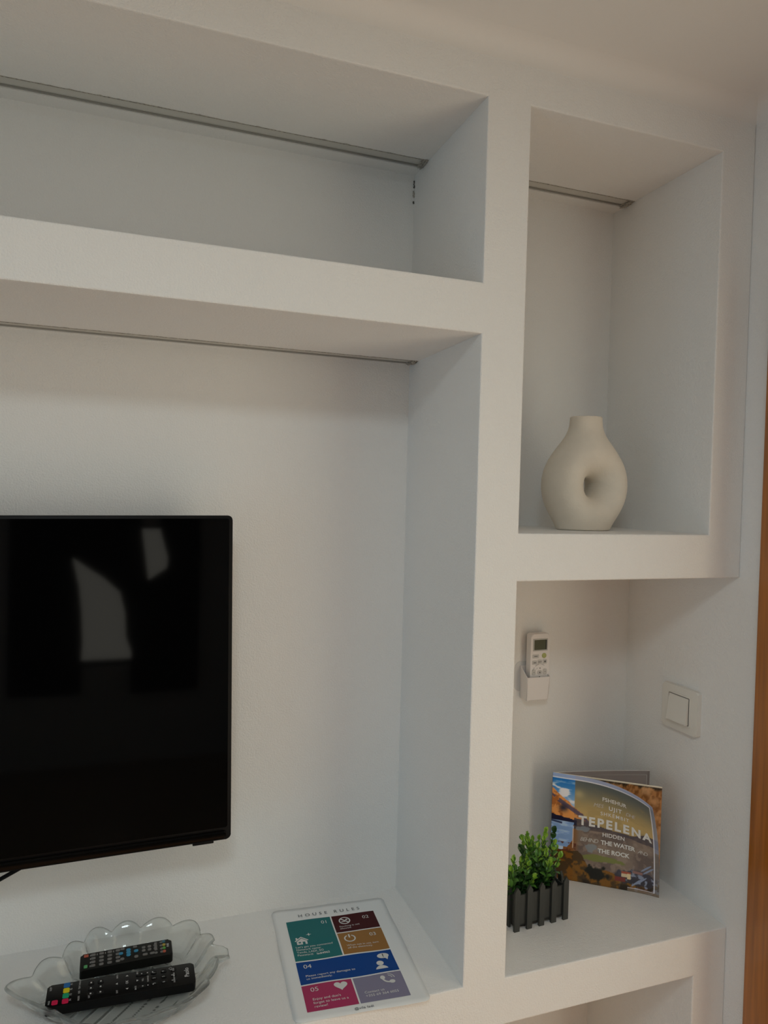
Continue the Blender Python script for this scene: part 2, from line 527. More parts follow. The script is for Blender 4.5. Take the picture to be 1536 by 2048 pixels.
# recessed light channels in the niche ceilings
def light_channel(x0, x1, y0, y1, z, label):
    root = empty('light_channel', ((x0 + x1) / 2, (y0 + y1) / 2, z))
    tag(root, label, 'light channel', 'aluminium light channels let into the niche ceilings')
    L, Wd = (x1 - x0) / 2, (y1 - y0) / 2
    t = 0.0022
    bm = bmesh.new()
    bm_box(bm, (-L, -Wd + 0.0012, 0.0015), (L, -Wd + 0.0012 + t, 0.0115))
    bm_box(bm, (-L, Wd - 0.0012 - t, 0.0015), (L, Wd - 0.0012, 0.0115))
    bm_box(bm, (-L, -Wd + 0.0012, 0.0095), (L, Wd - 0.0012, 0.0115))
    bmesh.ops.recalc_face_normals(bm, faces=bm.faces[:])
    bm_obj('housing', bm, 'alu', root)
    # gently domed milky cover
    n = 8
    v, f = [], []
    for x in (-L, L):
        for k in range(n + 1):
            a = math.pi * k / n
            v.append((x, -math.cos(a) * (Wd - 0.0012 - t), 0.0052 - 0.0030 * math.sin(a)))
    for k in range(n): f.append((k, k + 1, n + 2 + k, n + 1 + k))
    mesh_obj('diffuser', v, f, 'diffuser', root, True)
    # ragged plaster left along the groove
    v, f = [], []
    m = int((x1 - x0) / 0.004)
    r = random.Random(int(z * 1000 + x0 * 77))
    drift = 0.0
    for k in range(m + 1):
        x = -L + 2 * L * k / m
        drift = 0.85 * drift + 0.15 * r.uniform(-1, 1)
        wdt = max(0.0, 0.0006 + 0.0028 * drift + (r.uniform(0, 0.0022) if r.random() < 0.22 else 0))
        v += [(x, -Wd + 0.0014, -0.0007), (x, -Wd - wdt, -0.0007), (x, -Wd + 0.0014, 0.003), (x, -Wd - wdt * 0.5, 0.0002)]
    for k in range(m):
        i = 4 * k
        f += [(i, i + 1, i + 5, i + 4), (i, i + 4, i + 6, i + 2), (i + 1, i + 3, i + 7, i + 5)]
    mesh_obj('plaster_edge', v, f, 'crumb', root)
    # lump of filler at the open end
    bm = bmesh.new()
    bmesh.ops.create_icosphere(bm, subdivisions=3, radius=1.0)
    for q in bm.verts:
        d = 1 + 0.35 * r.uniform(-1, 1)
        q.co = Vector((q.co.x * 0.006 * d, q.co.y * (Wd + 0.002) * d, q.co.z * 0.0045 * d))
        q.co += Vector((L - 0.004, 0, 0.0015))
    bm_obj('end_filler', bm, 'crumb', root)
light_channel(XL + 0.01, XA0 - 0.001, 0.231, 0.266, Z0, 'long grey aluminium light channel in the upper niche ceiling')
light_channel(XL + 0.01, XA0 - 0.001, 0.256, 0.2985, Z2, 'long grey aluminium light channel above the television')
light_channel(XA1 + 0.001, XA2 - 0.001, 0.231, 0.266, Z0, 'short grey aluminium light channel above the vase')

# ------------------------------------------------------------------ television
def television():
    W, H = 0.944, 0.5405
    root = empty('television', (0.1480 - W / 2, 0.200, OFF - 0.2712), (0, math.radians(-0.85), 0))
    tag(root, 'black flat-screen television hanging on the niche back wall', 'television')
    rot = lambda c: Vector((c.x, -c.z, c.y))          # outline (x, z) -> facing -y
    ring = round_rect(W, H, 0.007)
    prism('bezel', ring, -0.012, 0.0, 'black_plastic', root, 0.0015, 2, rot)
    # glossy screen inset, a wider chin below
    sc = [(x, y) for x, y in round_rect(W - 0.012, H - 0.026, 0.003, cy=0.008)]
    prism('screen', sc, -0.002, 0.0009, 'black_gloss', root, 0.0004, 1, rot)
    prism('chin', round_rect(W - 0.016, 0.013, 0.004, cy=-H / 2 + 0.0095), -0.002, 0.0022, 'black_gloss', root, 0.002, 3, rot)
    prism('back_cover', round_rect(W * 0.80, H * 0.72, 0.03, cy=-0.03), -0.040, -0.011, 'black_plastic', root, 0.0, 2, rot)
    box('wall_bracket', (-0.14, 0.036, -0.10), (0.14, 0.0995, 0.10), 'black_plastic', root, 0.002)
    box('sensor_bump', (W / 2 - 0.062, -0.001, -H / 2 - 0.0035), (W / 2 - 0.028, 0.008, -H / 2 + 0.002), 'black_plastic', root, 0.001)
    # power cable leaving below
    pts = [(0.21, 0.045, -0.17), (0.20, 0.060, -0.235), (0.180, 0.070, -0.280), (0.150, 0.076, -0.302), (0.10, 0.080, -0.327), (0.03, 0.084, -0.360), (-0.06, 0.086, -0.40), (-0.2, 0.088, -0.43)]
    tube('power_cable', pts, 0.0034, 'black_plastic', root)
television()

# ------------------------------------------------------------------ light switch on the right wall
def light_switch():
    root = empty('light_switch', (XW, 0.127, OFF - 0.3605))
    tag(root, 'square ivory rocker light switch on the right wall', 'light switch')
    fn = lambda c: Vector((-c.z, c.x, c.y))           # outline in (y, z), out of the wall = -x
    prism('cover_plate', round_rect(0.096, 0.087, 0.005), 0.0, 0.0095, 'ivory_plastic', root, 0.0035, 3, fn)
    prism('inner_frame', round_rect(0.062, 0.0595, 0.002), 0.009, 0.0108, 'ivory_plastic', root, 0.0006, 2, fn)
    prism('rocker_gap', round_rect(0.0555, 0.054, 0.001), 0.010, 0.0110, 'gap', root, 0, 1, fn)
    v = []
    hw, hh = 0.0262, 0.0256
    ro = [(-hw, -hh, 0.0192), (hw, -hh, 0.0192), (hw, hh, 0.0120), (-hw, hh, 0.0120)]
    bm = bmesh.new()
    a = [bm.verts.new((p[0], p[1], 0.0108)) for p in ro]
    b = [bm.verts.new(p) for p in ro]
    bm.faces.new(a[::-1]); top = bm.faces.new(b)
    for i in range(4): bm.faces.new((a[i], a[(i + 1) % 4], b[(i + 1) % 4], b[i]))
    bmesh.ops.bevel(bm, geom=list(top.edges), offset=0.0009, segments=2, affect='EDGES')
    for q in bm.verts: q.co = fn(q.co)
    bmesh.ops.recalc_face_normals(bm, faces=bm.faces[:])
    bm_obj('rocker', bm, 'ivory_plastic', root, angle=35)
light_switch()

# ------------------------------------------------------------------ air-conditioner remote in its wall holder
def ac_remote():
    fn = lambda c: Vector((c.x, -c.z, c.y))
    hx, hz = 0.7815, OFF - 0.336
    hold = empty('remote_holder', (hx, D, hz))
    tag(hold, 'white plastic wall pocket holding the air-conditioner remote', 'remote holder')
    w2, zb, zt = 0.0272, -0.031, 0.020
    # tapered open pocket: bottom narrower in depth, slanted side tops
    def plate(name, pts):            # pts: list of (x, y, z) outer quad + thickness vector
        quad, th = pts
        th = Vector(th)
        q = [Vector(p) for p in quad]
        v = q + [p + th for p in q]
        f = [(0, 1, 2, 3), (7, 6, 5, 4), (0, 4, 5, 1), (1, 5, 6, 2), (2, 6, 7, 3), (3, 7, 4, 0)]
        o = mesh_obj(name, v, f, 'white_plastic', hold)
        bm = bmesh.new(); bm.from_mesh(o.data)
        bmesh.ops.recalc_face_normals(bm, faces=bm.faces[:])
        bmesh.ops.bevel(bm, geom=bm.edges[:], offset=0.0006, segments=2, affect='EDGES')
        bm.to_mesh(o.data); bm.free()
    yb, yf, yf2 = -0.001, -0.031, -0.027
    plate('front_wall', ([(-w2, yf, zt - 0.003), (w2, yf, zt - 0.003), (w2 - 0.002, yf2, zb), (-w2 + 0.002, yf2, zb)], (0, 0.0018, 0)))
    plate('back_wall', ([(-w2, yb, zt + 0.016), (w2, yb, zt + 0.016), (w2 - 0.002, yb, zb), (-w2 + 0.002, yb, zb)], (0, -0.0018, 0)))
    plate('side_wall', ([(-w2, yf, zt - 0.003), (-w2, yb, zt + 0.016), (-w2 + 0.002, yb, zb), (-w2 + 0.002, yf2, zb)], (0.0018, 0, 0)))
    plate('side_wall', ([(w2, yf, zt - 0.003), (w2, yb, zt + 0.016), (w2 - 0.002, yb, zb), (w2 - 0.002, yf2, zb)], (-0.0018, 0, 0)))
    plate('bottom_wall', ([(-w2 + 0.002, yb, zb), (w2 - 0.002, yb, zb), (w2 - 0.002, yf2, zb), (-w2 + 0.002, yf2, zb)], (0, 0, 0.0018)))
    mat('clear_pad', (0.70, 0.71, 0.72), 0.2)
    pad = prism('adhesive_pad', round_rect(0.050, 0.062, 0.012, cx=-0.0135, cy=0.013), 0.0, 0.0008, 'clear_pad', hold, 0, 1, fn)
    # the remote itself
    root = empty('air_conditioner_remote', (hx + 0.0055, D - 0.0155, OFF - 0.2975), (math.radians(1.5), math.radians(-0.8), 0))
    tag(root, 'slim white air-conditioner remote with small grey display', 'remote control')
    prism('body', round_rect(0.0445, 0.134, 0.006), -0.0085, 0.0085, 'white_plastic', root, 0.0025, 3, fn)
    mat('lcd_frame', (0.50, 0.50, 0.47), 0.35)
    mat('lcd', (0.115, 0.125, 0.085), 0.12)
    mat('print_grey', (0.16, 0.15, 0.15), 0.6)
    mat('btn_green', (0.42, 0.46, 0.16), 0.5)
    mat('btn_grey', (0.60, 0.585, 0.56), 0.5)
    mat('lcd_dark', (0.012, 0.012, 0.01), 0.4)
    T = 0.0086
    prism('display_frame', round_rect(0.0345, 0.0255, 0.001, cy=0.0445), T - 0.001, T + 0.0005, 'lcd_frame', root, 0.0003, 1, fn)
    prism('display', round_rect(0.029, 0.0205, 0.0006, cy=0.0445), T, T + 0.0009, 'lcd', root, 0, 1, fn)
    prism('display_edge', round_rect(0.0026, 0.0205, 0.0004, cx=0.0132, cy=0.0445), T, T + 0.0011, 'lcd_dark', root, 0, 1, fn)  # darker strip along the right side of the display
    prism('power_button', round_rect(0.0105, 0.0105, 0.0052, cx=0.0095, cy=0.0215), T - 0.001, T + 0.001, 'btn_green', root, 0.0004, 2, fn)
    for cx, cy, bw, bh, r in ((-0.0105, 0.0145, 0.015, 0.0075, 0.0012), (-0.0125, 0.0015, 0.0115, 0.008, 0.0012), (-0.0003, 0.0025, 0.0095, 0.009, 0.0012), (0.0115, 0.0025, 0.0095, 0.009, 0.0012), (-0.014, -0.0185, 0.009, 0.012, 0.003), (0.0125, -0.0185, 0.009, 0.012, 0.003), (0, -0.0195, 0.0115, 0.0085, 0.004)):
        prism('button', round_rect(bw, bh, r, cx=cx, cy=cy + 0.0065), T - 0.001, T + 0.0007, 'btn_grey', root, 0.0003, 1, fn)
    P = Print()
    at = lambda x, y: fn(Vector((x, y, T + 0.0012)))
    at0 = at
    at = lambda x, y: at0(x, y + 0.0065)
    P.rect(-0.0145, 0.0138, -0.0065, 0.0152).rect(-0.0155, 0.0006, -0.0095, 0.0022)
    P.disc(0.0105, 0.0033, 0.0013, n=10).disc(0.0127, 0.0033, 0.0013, n=10).poly([(0.0093, 0.0029), (0.0116, -0.0002), (0.0139, 0.0029)])
    P.disc(0, -0.0105, 0.0013, n=8).disc(0, -0.0195, 0.0016, n=10).disc(-0.0005, -0.0285, 0.0014, n=8)
    P.arc(0, -0.0195, 0.0170, 0.0176, 55, 80).arc(0, -0.0195, 0.0170, 0.0176, 100, 130).arc(0, -0.0195, 0.0170, 0.0176, 140, 165).arc(0, -0.0195, 0.0110, 0.0115, 120, 140)
    P.disc(-0.014, -0.0185, 0.0009, n=8).disc(0.0125, -0.0185, 0.0009, n=8)
    P.poly([(-0.003, 0.001), (-0.001, 0.0025), (-0.003, 0.0042), (-0.0036, 0.003)]).poly([(0.001, 0.001), (0.003, 0.003), (0.002, 0.0042), (0.0005, 0.0028)])
    P.build('key_marks', 'print_grey', root, at)
ac_remote()

# ------------------------------------------------------------------ ring vase (surface of a smooth distance field)
def surface_nets(F, lo, h):
    nx, ny, nz = F.shape
    S = F < 0
    c = [(i, j, k) for i in (0, 1) for j in (0, 1) for k in (0, 1)]
    cnt = sum(S[i:nx - 1 + i, j:ny - 1 + j, k:nz - 1 + k].astype(int) for i, j, k in c)
    act = (cnt > 0) & (cnt < 8)
    idx = -np.ones(act.shape, int)
    cells = np.argwhere(act)
    idx[act] = np.arange(len(cells))
    acc = np.zeros((len(cells), 3)); num = np.zeros(len(cells))
    for a in range(8):
        for b in range(a + 1, 8):
            p, q = np.array(c[a]), np.array(c[b])
            if np.abs(p - q).sum() != 1: continue
            fa = F[tuple((cells + p).T)]; fb = F[tuple((cells + q).T)]
            m = (fa < 0) != (fb < 0)
            t = np.where(m, fa / np.where(m, fa - fb, 1), 0)
            acc[m] += (p + t[:, None] * (q - p))[m]
            num[m] += 1
    V = lo + (cells + acc / num[:, None]) * h
    faces = []
    for ax in range(3):
        u, v = (ax + 1) % 3, (ax + 2) % 3
        sl0 = [slice(None)] * 3; sl1 = [slice(None)] * 3
        sl0[ax] = slice(0, -1); sl1[ax] = slice(1, None)
        ed = np.argwhere(S[tuple(sl0)] != S[tuple(sl1)])
        for e in ed:
            if e[u] == 0 or e[v] == 0 or e[u] >= F.shape[u] - 1 or e[v] >= F.shape[v] - 1: continue
            q = []
            for du, dv in ((-1, -1), (0, -1), (0, 0), (-1, 0)):
                g = e.copy(); g[u] += du; g[v] += dv
                q.append(int(idx[tuple(g)]))
            faces.append(q if S[tuple(e)] else q[::-1])
    return V, faces

def vase():
    h = 0.0024
    lo = np.array([-0.10, -0.064, -0.006])
    n = (np.array([0.20, 0.128, 0.232]) / h).astype(int)
    X, Y, Z = np.meshgrid(*[lo[i] + h * np.arange(n[i]) for i in range(3)], indexing='ij')
    cz = 0.083
    zz = (Z - cz) / 1.09
    rho = np.sqrt(X ** 2 + zz ** 2)
    rm = 0.0495
    body = (np.sqrt(((rho - rm) / 0.0318) ** 2 + (Y / 0.0475) ** 2) - 1) * 0.031
    # shoulders rise into the neck
    t = np.clip((Z - 0.120) / 0.075, 0, 1)
    rad = 0.0295 + 0.010 * (1 - t) ** 2.0
    neck = np.sqrt((X * 0.98) ** 2 + (Y * 1.04) ** 2 + (np.clip(0.160 - Z, 0, 1) * 0.9) ** 2) - rad
    neck = np.maximum(neck, Z - 0.2105)
    k = 0.034
    hh = np.clip(0.5 + 0.5 * (neck - body) / k, 0, 1)
    f = neck * (1 - hh) + body * hh - k * hh * (1 - hh)
    # foot
    foot = np.maximum(np.sqrt((X / 0.050) ** 2 + (Y / 0.036) ** 2) * 0.04 - 0.04, np.abs(Z - 0.010) - 0.010)
    k = 0.022
    hh = np.clip(0.5 + 0.5 * (foot - f) / k, 0, 1)
    f = foot * (1 - hh) + f * hh - k * hh * (1 - hh)
    f = np.maximum(f, -Z + 0.0002)
    mouth = np.maximum(np.sqrt(X ** 2 + Y ** 2) - 0.0245, 0.165 - Z)
    f = np.maximum(f, -mouth)
    V, F = surface_nets(f, lo, h)
    root = empty('ring_vase', (0.781, 0.135, Z5), (0, 0, math.radians(2)))
    tag(root, 'cream ring-shaped ceramic vase with a hole through its body', 'vase')
    o = mesh_obj('vase_body', V, F, 'ceramic', root, True)
    sm = o.modifiers.new('soften', 'SMOOTH'); sm.factor = 0.5; sm.iterations = 6
vase()

# ------------------------------------------------------------------ picket planter with artificial boxwood
def leaf_mesh(name, m, L, Wd):
    v, f = [], []
    n = 4
    for i in range(n + 1):
        t = i / n
        wdt = Wd * math.sin(math.pi * (0.10 + 0.84 * t)) ** 0.8 * (0.55 if t == 0 else 1)
        z = L * 0.22 * math.sin(t * 2.0)
        if i == n: wdt *= 0.35
        v += [(-wdt, L * t, z + wdt * 0.35), (0, L * t, z), (wdt, L * t, z + wdt * 0.35)]
    for i in range(n):
        a = 3 * i
        f += [(a, a + 1, a + 4, a + 3), (a + 1, a + 2, a + 5, a + 4)]
    me = bpy.data.meshes.new(name)
    me.from_pydata(v, [], f)
    for p in me.polygons: p.use_smooth = True
    me.materials.append(MATS[m])
    return me

def potted_plant():
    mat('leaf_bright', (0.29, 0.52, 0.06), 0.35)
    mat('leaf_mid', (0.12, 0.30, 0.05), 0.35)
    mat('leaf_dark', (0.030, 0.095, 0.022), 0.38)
    mat('stem_green', (0.05, 0.11, 0.03), 0.6)
    ang = math.atan2(0.110 - 0.103, 0.752 - 0.646)
    root = empty('potted_plant', (0.646, 0.103, Z3), (0, 0, ang))
    tag(root, 'artificial green boxwood in a dark grey picket-fence planter', 'potted plant')
    Lx, Ly = 0.106, 0.062                 # corner picket centre to corner picket centre
    # trough
    bm = bmesh.new()
    t = 0.003
    z0, z1 = 0.006, 0.062
    x0, x1, y0, y1 = -0.001, Lx + 0.001, 0.003, Ly - 0.003
    bm_box(bm, (x0, y0, z0), (x1, y0 + t, z1)); bm_box(bm, (x0, y1 - t, z0), (x1, y1, z1))
    bm_box(bm, (x0, y0, z0), (x0 + t, y1, z1)); bm_box(bm, (x1 - t, y0, z0), (x1, y1, z1))
    bm_box(bm, (x0, y0, z0), (x1, y1, z0 + t))
    bmesh.ops.recalc_face_normals(bm, faces=bm.faces[:])
    bm_obj('trough', bm, 'planter', root)
    box('soil_filling', (x0 + t, y0 + t, z0 + t), (x1 - t, y1 - t, z1 - 0.010), 'soil', root)
    # pickets share one mesh: pointed board
    out = [(-0.0055, 0.0), (0.0055, 0.0), (0.0055, 0.071), (0.0, 0.079), (-0.0055, 0.071)]
    first = None
    def picket(x, y, rz):
        nonlocal first
        if first is None:
            first = prism('picket', out, -0.0022, 0.0022, 'planter', root, 0, 1, lambda c: Vector((c.x, -c.z, c.y)), 30)
            o = first
        else:
            o = first.copy(); COL.objects.link(o); o.parent = root
        o.location = (x, y, 0); o.rotation_euler = (0, 0, rz)
    for k in range(5):
        picket(Lx * k / 4, 0.0, 0)
        picket(Lx * k / 4, Ly, 0)
    for k in (1, 2):
        picket(-0.004, Ly * k / 3, math.pi / 2)
        picket(Lx + 0.004, Ly * k / 3, math.pi / 2)
    # sprigs
    lm = [leaf_mesh('leaf', 'leaf_bright', 0.0155, 0.0052), leaf_mesh('leaf', 'leaf_mid', 0.0155, 0.0066), leaf_mesh('leaf', 'leaf_dark', 0.0155, 0.0068)]
    r = random.Random(11)
    sprigs = []
    def bush(bx, by, n, rx, ry, h0, h1):
        for k in range(n):
            a = 2 * math.pi * (k + r.uniform(-0.3, 0.3)) / n * 2.4
            q = math.sqrt((k + 0.5) / n)
            sprigs.append((bx + 0.3 * rx * q * math.cos(a), by + 0.3 * ry * q * math.sin(a), bx + rx * q * math.cos(a), by + ry * q * math.sin(a), h1 - (h1 - h0) * q ** 2.5 + r.uniform(-0.008, 0.008)))
    bush(0.066, 0.028, 15, 0.044, 0.030, 0.108, 0.138)
    bush(0.016, 0.024, 9, 0.032, 0.026, 0.078, 0.108)
    sprigs += [(0.06, 0.03, 0.028, 0.028, 0.146), (0.064, 0.03, 0.040, 0.030, 0.150), (0.068, 0.03, 0.080, 0.030, 0.151), (0.07, 0.03, 0.098, 0.030, 0.148), (0.062, 0.03, 0.020, 0.020, 0.134)]
    total = 0
    inner_v, inner_f = [], []
    lv = [tuple(v.co) for v in lm[2].vertices]; lf = [tuple(p.vertices) for p in lm[2].polygons]
    for si, (bx, by, tx, ty, tz) in enumerate(sprigs):
        b0 = Vector((bx, by, 0.048)); tip = Vector((tx, ty, tz))
        mid = (b0 + tip) / 2 + Vector(((tx - bx) * 0.05, (ty - by) * 0.05, 0.0))
        at = lambda q: b0 * (1 - q) ** 2 + mid * 2 * q * (1 - q) + tip * q * q
        st = tube('sprig', [at(i / 8) for i in range(9)], 0.0009, 'stem_green', root, 5)
        nn = max(7, int((tip - b0).length / 0.0098))
        for i in range(nn):
            q = 0.10 + 0.90 * i / (nn - 1)
            p = at(q)
            d = (2 * (1 - q) * (mid - b0) + 2 * q * (tip - mid)).normalized()
            for side in range(2 if q < 0.95 else 3):
                a = r.uniform(-0.5, 0.5) + (math.pi * side if q < 0.95 else 2.1 * side) + (math.pi / 2 if i % 2 else 0)
                u = d.orthogonal().normalized(); v = d.cross(u)
                sd = (math.cos(a) * u + math.sin(a) * v)
                open_ = 1.35 - 0.95 * q ** 3 + r.uniform(-0.15, 0.15)
                yv = (d * math.cos(open_) + sd * math.sin(open_)).normalized()
                zv = (d * math.sin(open_) - sd * math.cos(open_)).normalized()
                xv = yv.cross(zv)
                M = Matrix((xv, yv, zv)).transposed().to_4x4()
                sc = r.uniform(0.75, 1.15) * (1.0 - 0.22 * q)
                M = Matrix.Translation(p) @ M @ Matrix.Scale(sc, 4)
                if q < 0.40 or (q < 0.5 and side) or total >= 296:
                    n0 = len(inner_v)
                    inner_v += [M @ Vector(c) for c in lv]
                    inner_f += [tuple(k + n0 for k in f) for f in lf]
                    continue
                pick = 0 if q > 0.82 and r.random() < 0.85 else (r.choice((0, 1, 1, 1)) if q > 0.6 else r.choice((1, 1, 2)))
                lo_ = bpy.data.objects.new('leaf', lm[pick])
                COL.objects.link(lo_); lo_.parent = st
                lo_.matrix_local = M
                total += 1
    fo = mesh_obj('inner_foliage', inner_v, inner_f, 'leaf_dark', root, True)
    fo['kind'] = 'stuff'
    print('leaves', total, 'inner', len(inner_f) // 8)
potted_plant()

# ------------------------------------------------------------------ square brochure standing open on the low shelf
def fbm(U, V, scale, oct=4, seed=0):
    """value noise on arrays"""
    out = np.zeros_like(U); amp = 1.0; tot = 0
    rg = np.random.default_rng(seed)
    T = rg.random((256, 256))
    for o in range(oct):
        x, y = U * scale, V * scale
        xi, yi = np.floor(x).astype(int), np.floor(y).astype(int)
        fx, fy = x - xi, y - yi
        fx = fx * fx * (3 - 2 * fx); fy = fy * fy * (3 - 2 * fy)
        g = lambda a, b: T[a % 256, b % 256]
        out += amp * ((g(xi, yi) * (1 - fx) + g(xi + 1, yi) * fx) * (1 - fy) + (g(xi, yi + 1) * (1 - fx) + g(xi + 1, yi + 1) * fx) * fy)
        tot += amp; amp *= 0.5; scale *= 2.0
    return out / tot

def srgb(c):
    c = np.asarray(c, float) / 255.0
    return np.where(c <= 0.04045, c / 12.92, ((c + 0.055) / 1.055) ** 2.4)

def lay(img, mask, col):
    m = np.clip(mask, 0, 1)[..., None]
    return img * (1 - m) + np.asarray(col, float) * m

def ss(a, b, x):
    t = np.clip((x - a) / (b - a), 0, 1)
    return t * t * (3 - 2 * t)

def cover_picture(U, V):
    """landscape of the brochure cover in sRGB 0..255 (U right, V up)"""
    n1, n2, n3 = fbm(U, V, 6, 5, 1), fbm(U, V, 22, 4, 2), fbm(U, V * 3, 9, 4, 3)
    left = U < 0.215
    sky = np.zeros(U.shape + (3,))
    t = ss(0.6, 1.0, V)[..., None]
    sky[:] = (np.array([170, 185, 205]) * (1 - t) + np.array([20, 95, 165]) * t)
    sky = lay(sky, ss(0.50, 0.68, n3) * ss(0.62, 0.8, V) * (1 - ss(0.84, 0.98, V)) * 1.2, (205, 205, 210))
    dull = np.zeros_like(sky)
    t = ss(0.62, 0.98, V)[..., None]
    dull[:] = np.array([172, 146, 92]) * (1 - t) + np.array([74, 82, 84]) * t
    dull = lay(dull, ss(0.45, 0.65, fbm(U, V * 2, 7, 4, 9)) * (1 - ss(0.75, 0.93, V)) * 0.7, (150, 128, 84))
    dull = lay(dull, np.exp(-(((U - 0.25) / 0.05) ** 2 + ((V - 0.83) / 0.04) ** 2)) * 0.6, (180, 164, 118))
    img = np.where(left[..., None], sky, dull)
    # orange mountain slope from the left
    ridge = 0.86 - 0.78 * U + 0.05 * (n1 - 0.5)
    mtn = (V < ridge) & (V > 0.52)
    mc = lay(np.zeros_like(img) + np.array([196, 132, 74]), ss(0.45, 0.62, n2), (150, 90, 45))
    mc = lay(mc, ((np.abs(V - (0.785 - 0.55 * U)) < 0.022) & (n1 > 0.35)) * 0.8, (62, 60, 92))
    mc = lay(mc, np.exp(-(((U - 0.11) / 0.04) ** 2 + ((V - 0.68) / 0.035) ** 2)), (45, 45, 60))
    img = lay(img, mtn * (U < 0.5), mc if False else (0, 0, 0)) if False else np.where(mtn[..., None], mc, img)
    # dark far ridge on the right panel
    r2 = 0.60 - 0.07 * ss(0.2, 0.6, U) + 0.07 * ss(0.72, 0.9, U) - 0.0 * U + 0.02 * (n1 - 0.5)
    img = np.where(((V < r2) & (U > 0.215))[..., None], lay(np.zeros_like(img) + np.array([68, 60, 66]), ss(0.4, 0.7, n2) * 0.6, (92, 78, 72)), img)
    # dark tree line at the left above the water
    img = np.where(((V < 0.60 - 0.12 * U + 0.02 * n2) & (V > 0.53) & (U < 0.24))[..., None], np.array([28, 26, 48]), img)
    # river
    wat = lay(np.zeros_like(img) + np.array([112, 140, 182]), ss(0.5, 0.7, n3), (150, 172, 205))
    river = (V < 0.555) & (V > 0.31) & (U < 0.215 + 0.1 * (n1 - 0.5) - 0.22 * np.clip(0.40 - V, 0, 1) * 3)
    img = np.where(river[..., None], wat, img)
    img = lay(img, ss(0.014, 0.004, np.abs(V - (0.545 - 0.1 * U))) * (U < 0.1), (40, 50, 80))
    # valley floor right: browns
    val = (V < 0.50 + 0.02 * (n1 - 0.5)) & ~river & (U > 0.12)
    vc = lay(np.zeros_like(img) + np.array([116, 100, 90]), ss(0.4, 0.65, n1), (90, 76, 72))
    vc = lay(vc, ss(0.55, 0.7, n2) * 0.7, (134, 116, 104))
    vc = lay(vc, ss(0.28, 0.20, U) * 0.8, (120, 70, 26))
    img = np.where(val[..., None], vc, img)
    for cx, cy, sx, sy in ((0.31, 0.505, 0.06, 0.022), (0.37, 0.335, 0.07, 0.035)):
        img = lay(img, ss(1.25, 0.8, ((U - cx) / sx) ** 2 + ((V - cy) / sy) ** 2 + 3.2 * (n2 - 0.5) + 1.5 * (n1 - 0.5)) * 0.75, (118, 128, 138))
    # green meadow
    img = lay(img, ss(1.2, 0.8, ((U - 0.46) / 0.19) ** 2 + ((V - 0.250 + 0.02 * (U - .4)) / 0.032) ** 2 + 2.4 * (n1 - 0.5) + 1.2 * (n2 - 0.5)), (104, 108, 56))
    # bottom wood
    low = V < 0.28 + 0.06 * (n1 - 0.5) - 0.16 * ss(0.25, 0.4, U) + 0.02 * n2
    lc = lay(np.zeros_like(img) + np.array([62, 44, 22]), ss(0.45, 0.6, n2), (112, 72, 20))
    lc = lay(lc, ss(0.5, 0.62, n1) * ss(0.10, 0.02, V - 0.02) , (30, 22, 16))
    img = np.where(low[..., None], lc, img)
    img = lay(img, ((V > 0.27) & (V < 0.36) & (U > 0.06) & (U < 0.24)) * ss(0.45, 0.6, n2), (84, 42, 30))
    img = lay(img, ss(1.3, 0.7, ((U - 0.43) / 0.10) ** 2 + ((V - 0.105) / 0.075) ** 2 + 2.4 * (n2 - 0.5)), (16, 17, 14))
    img = lay(img, ss(1.2, 0.8, ((U - 0.80) / 0.20) ** 2 + ((V - 0.13) / 0.07) ** 2 + 1.2 * (n2 - 0.5)) * 0.85, (44, 44, 58))
    img = lay(img, ss(0.56, 0.66, fbm(U, V, 34, 3, 12)) * ss(0.62, 0.75, U) * ss(0.24, 0.15, V), (120, 128, 150))
    # houses
    def rect(x0, y0, x1, y1, col, sk=0.0):
        nonlocal img
        img = lay(img, ((U > x0) & (U < x1) & (V > y0 + sk * (U - x0)) & (V < y1 + sk * (U - x0))), col)
    rect(0.60, 0.075, 0.70, 0.115, (104, 42, 38), 0.0)
    rect(0.66, 0.120, 0.745, 0.155, (190, 172, 140)); rect(0.66, 0.150, 0.745, 0.175, (150, 70, 50))
    rect(0.715, 0.105, 0.745, 0.155, (200, 180, 140))
    rect(0.76, 0.175, 0.85, 0.20, (126, 92, 88))
    for cx, cy in ((0.80, 0.09), (0.84, 0.115), (0.88, 0.25), (0.90, 0.23)):
        img = lay(img, ss(1.1, 0.7, ((U - cx) / 0.05) ** 2 + ((V - cy - 0.9 * (U - cx)) / 0.012) ** 2), (120, 130, 155))
    img = lay(img, ((V < 0.05) & (U > 0.80)) * ss(0.3, 0.6, n2), (96, 54, 34))
    # translucent text panel
    panel = (U > 0.213) 
    img = lay(img, panel * 0.10, (110, 112, 105))
    img = lay(img, (np.abs(U - 0.207) < 0.006) * (V < 0.50) * (V > 0.31) * 0.8, (196, 170, 150))
    # rim band outside the hairline frame, lavender with painted glare of the bent edge
    top, rt, bt = V > 0.962, U > 0.957, (V < 0.030) & (U > 0.72)
    img = lay(img, top * 0.85, (150, 160, 192))
    img = lay(img, (rt & (V > 0.45)) * 0.75, (120, 128, 152))
    img = lay(img, (rt & (V <= 0.45)) * 0.6, (112, 106, 102))
    img = lay(img, bt * 0.8, (120, 106, 92))
    hair = ((np.abs(V - 0.960) < 0.0045) & (U < 0.958)) | ((np.abs(U - 0.955) < 0.0045) & (V < 0.962) & (V > 0.026)) | ((np.abs(V - 0.030) < 0.004) & (U < 0.957) & (U > 0.72))
    img = lay(img, hair * 0.85, (205, 205, 214))
    return img

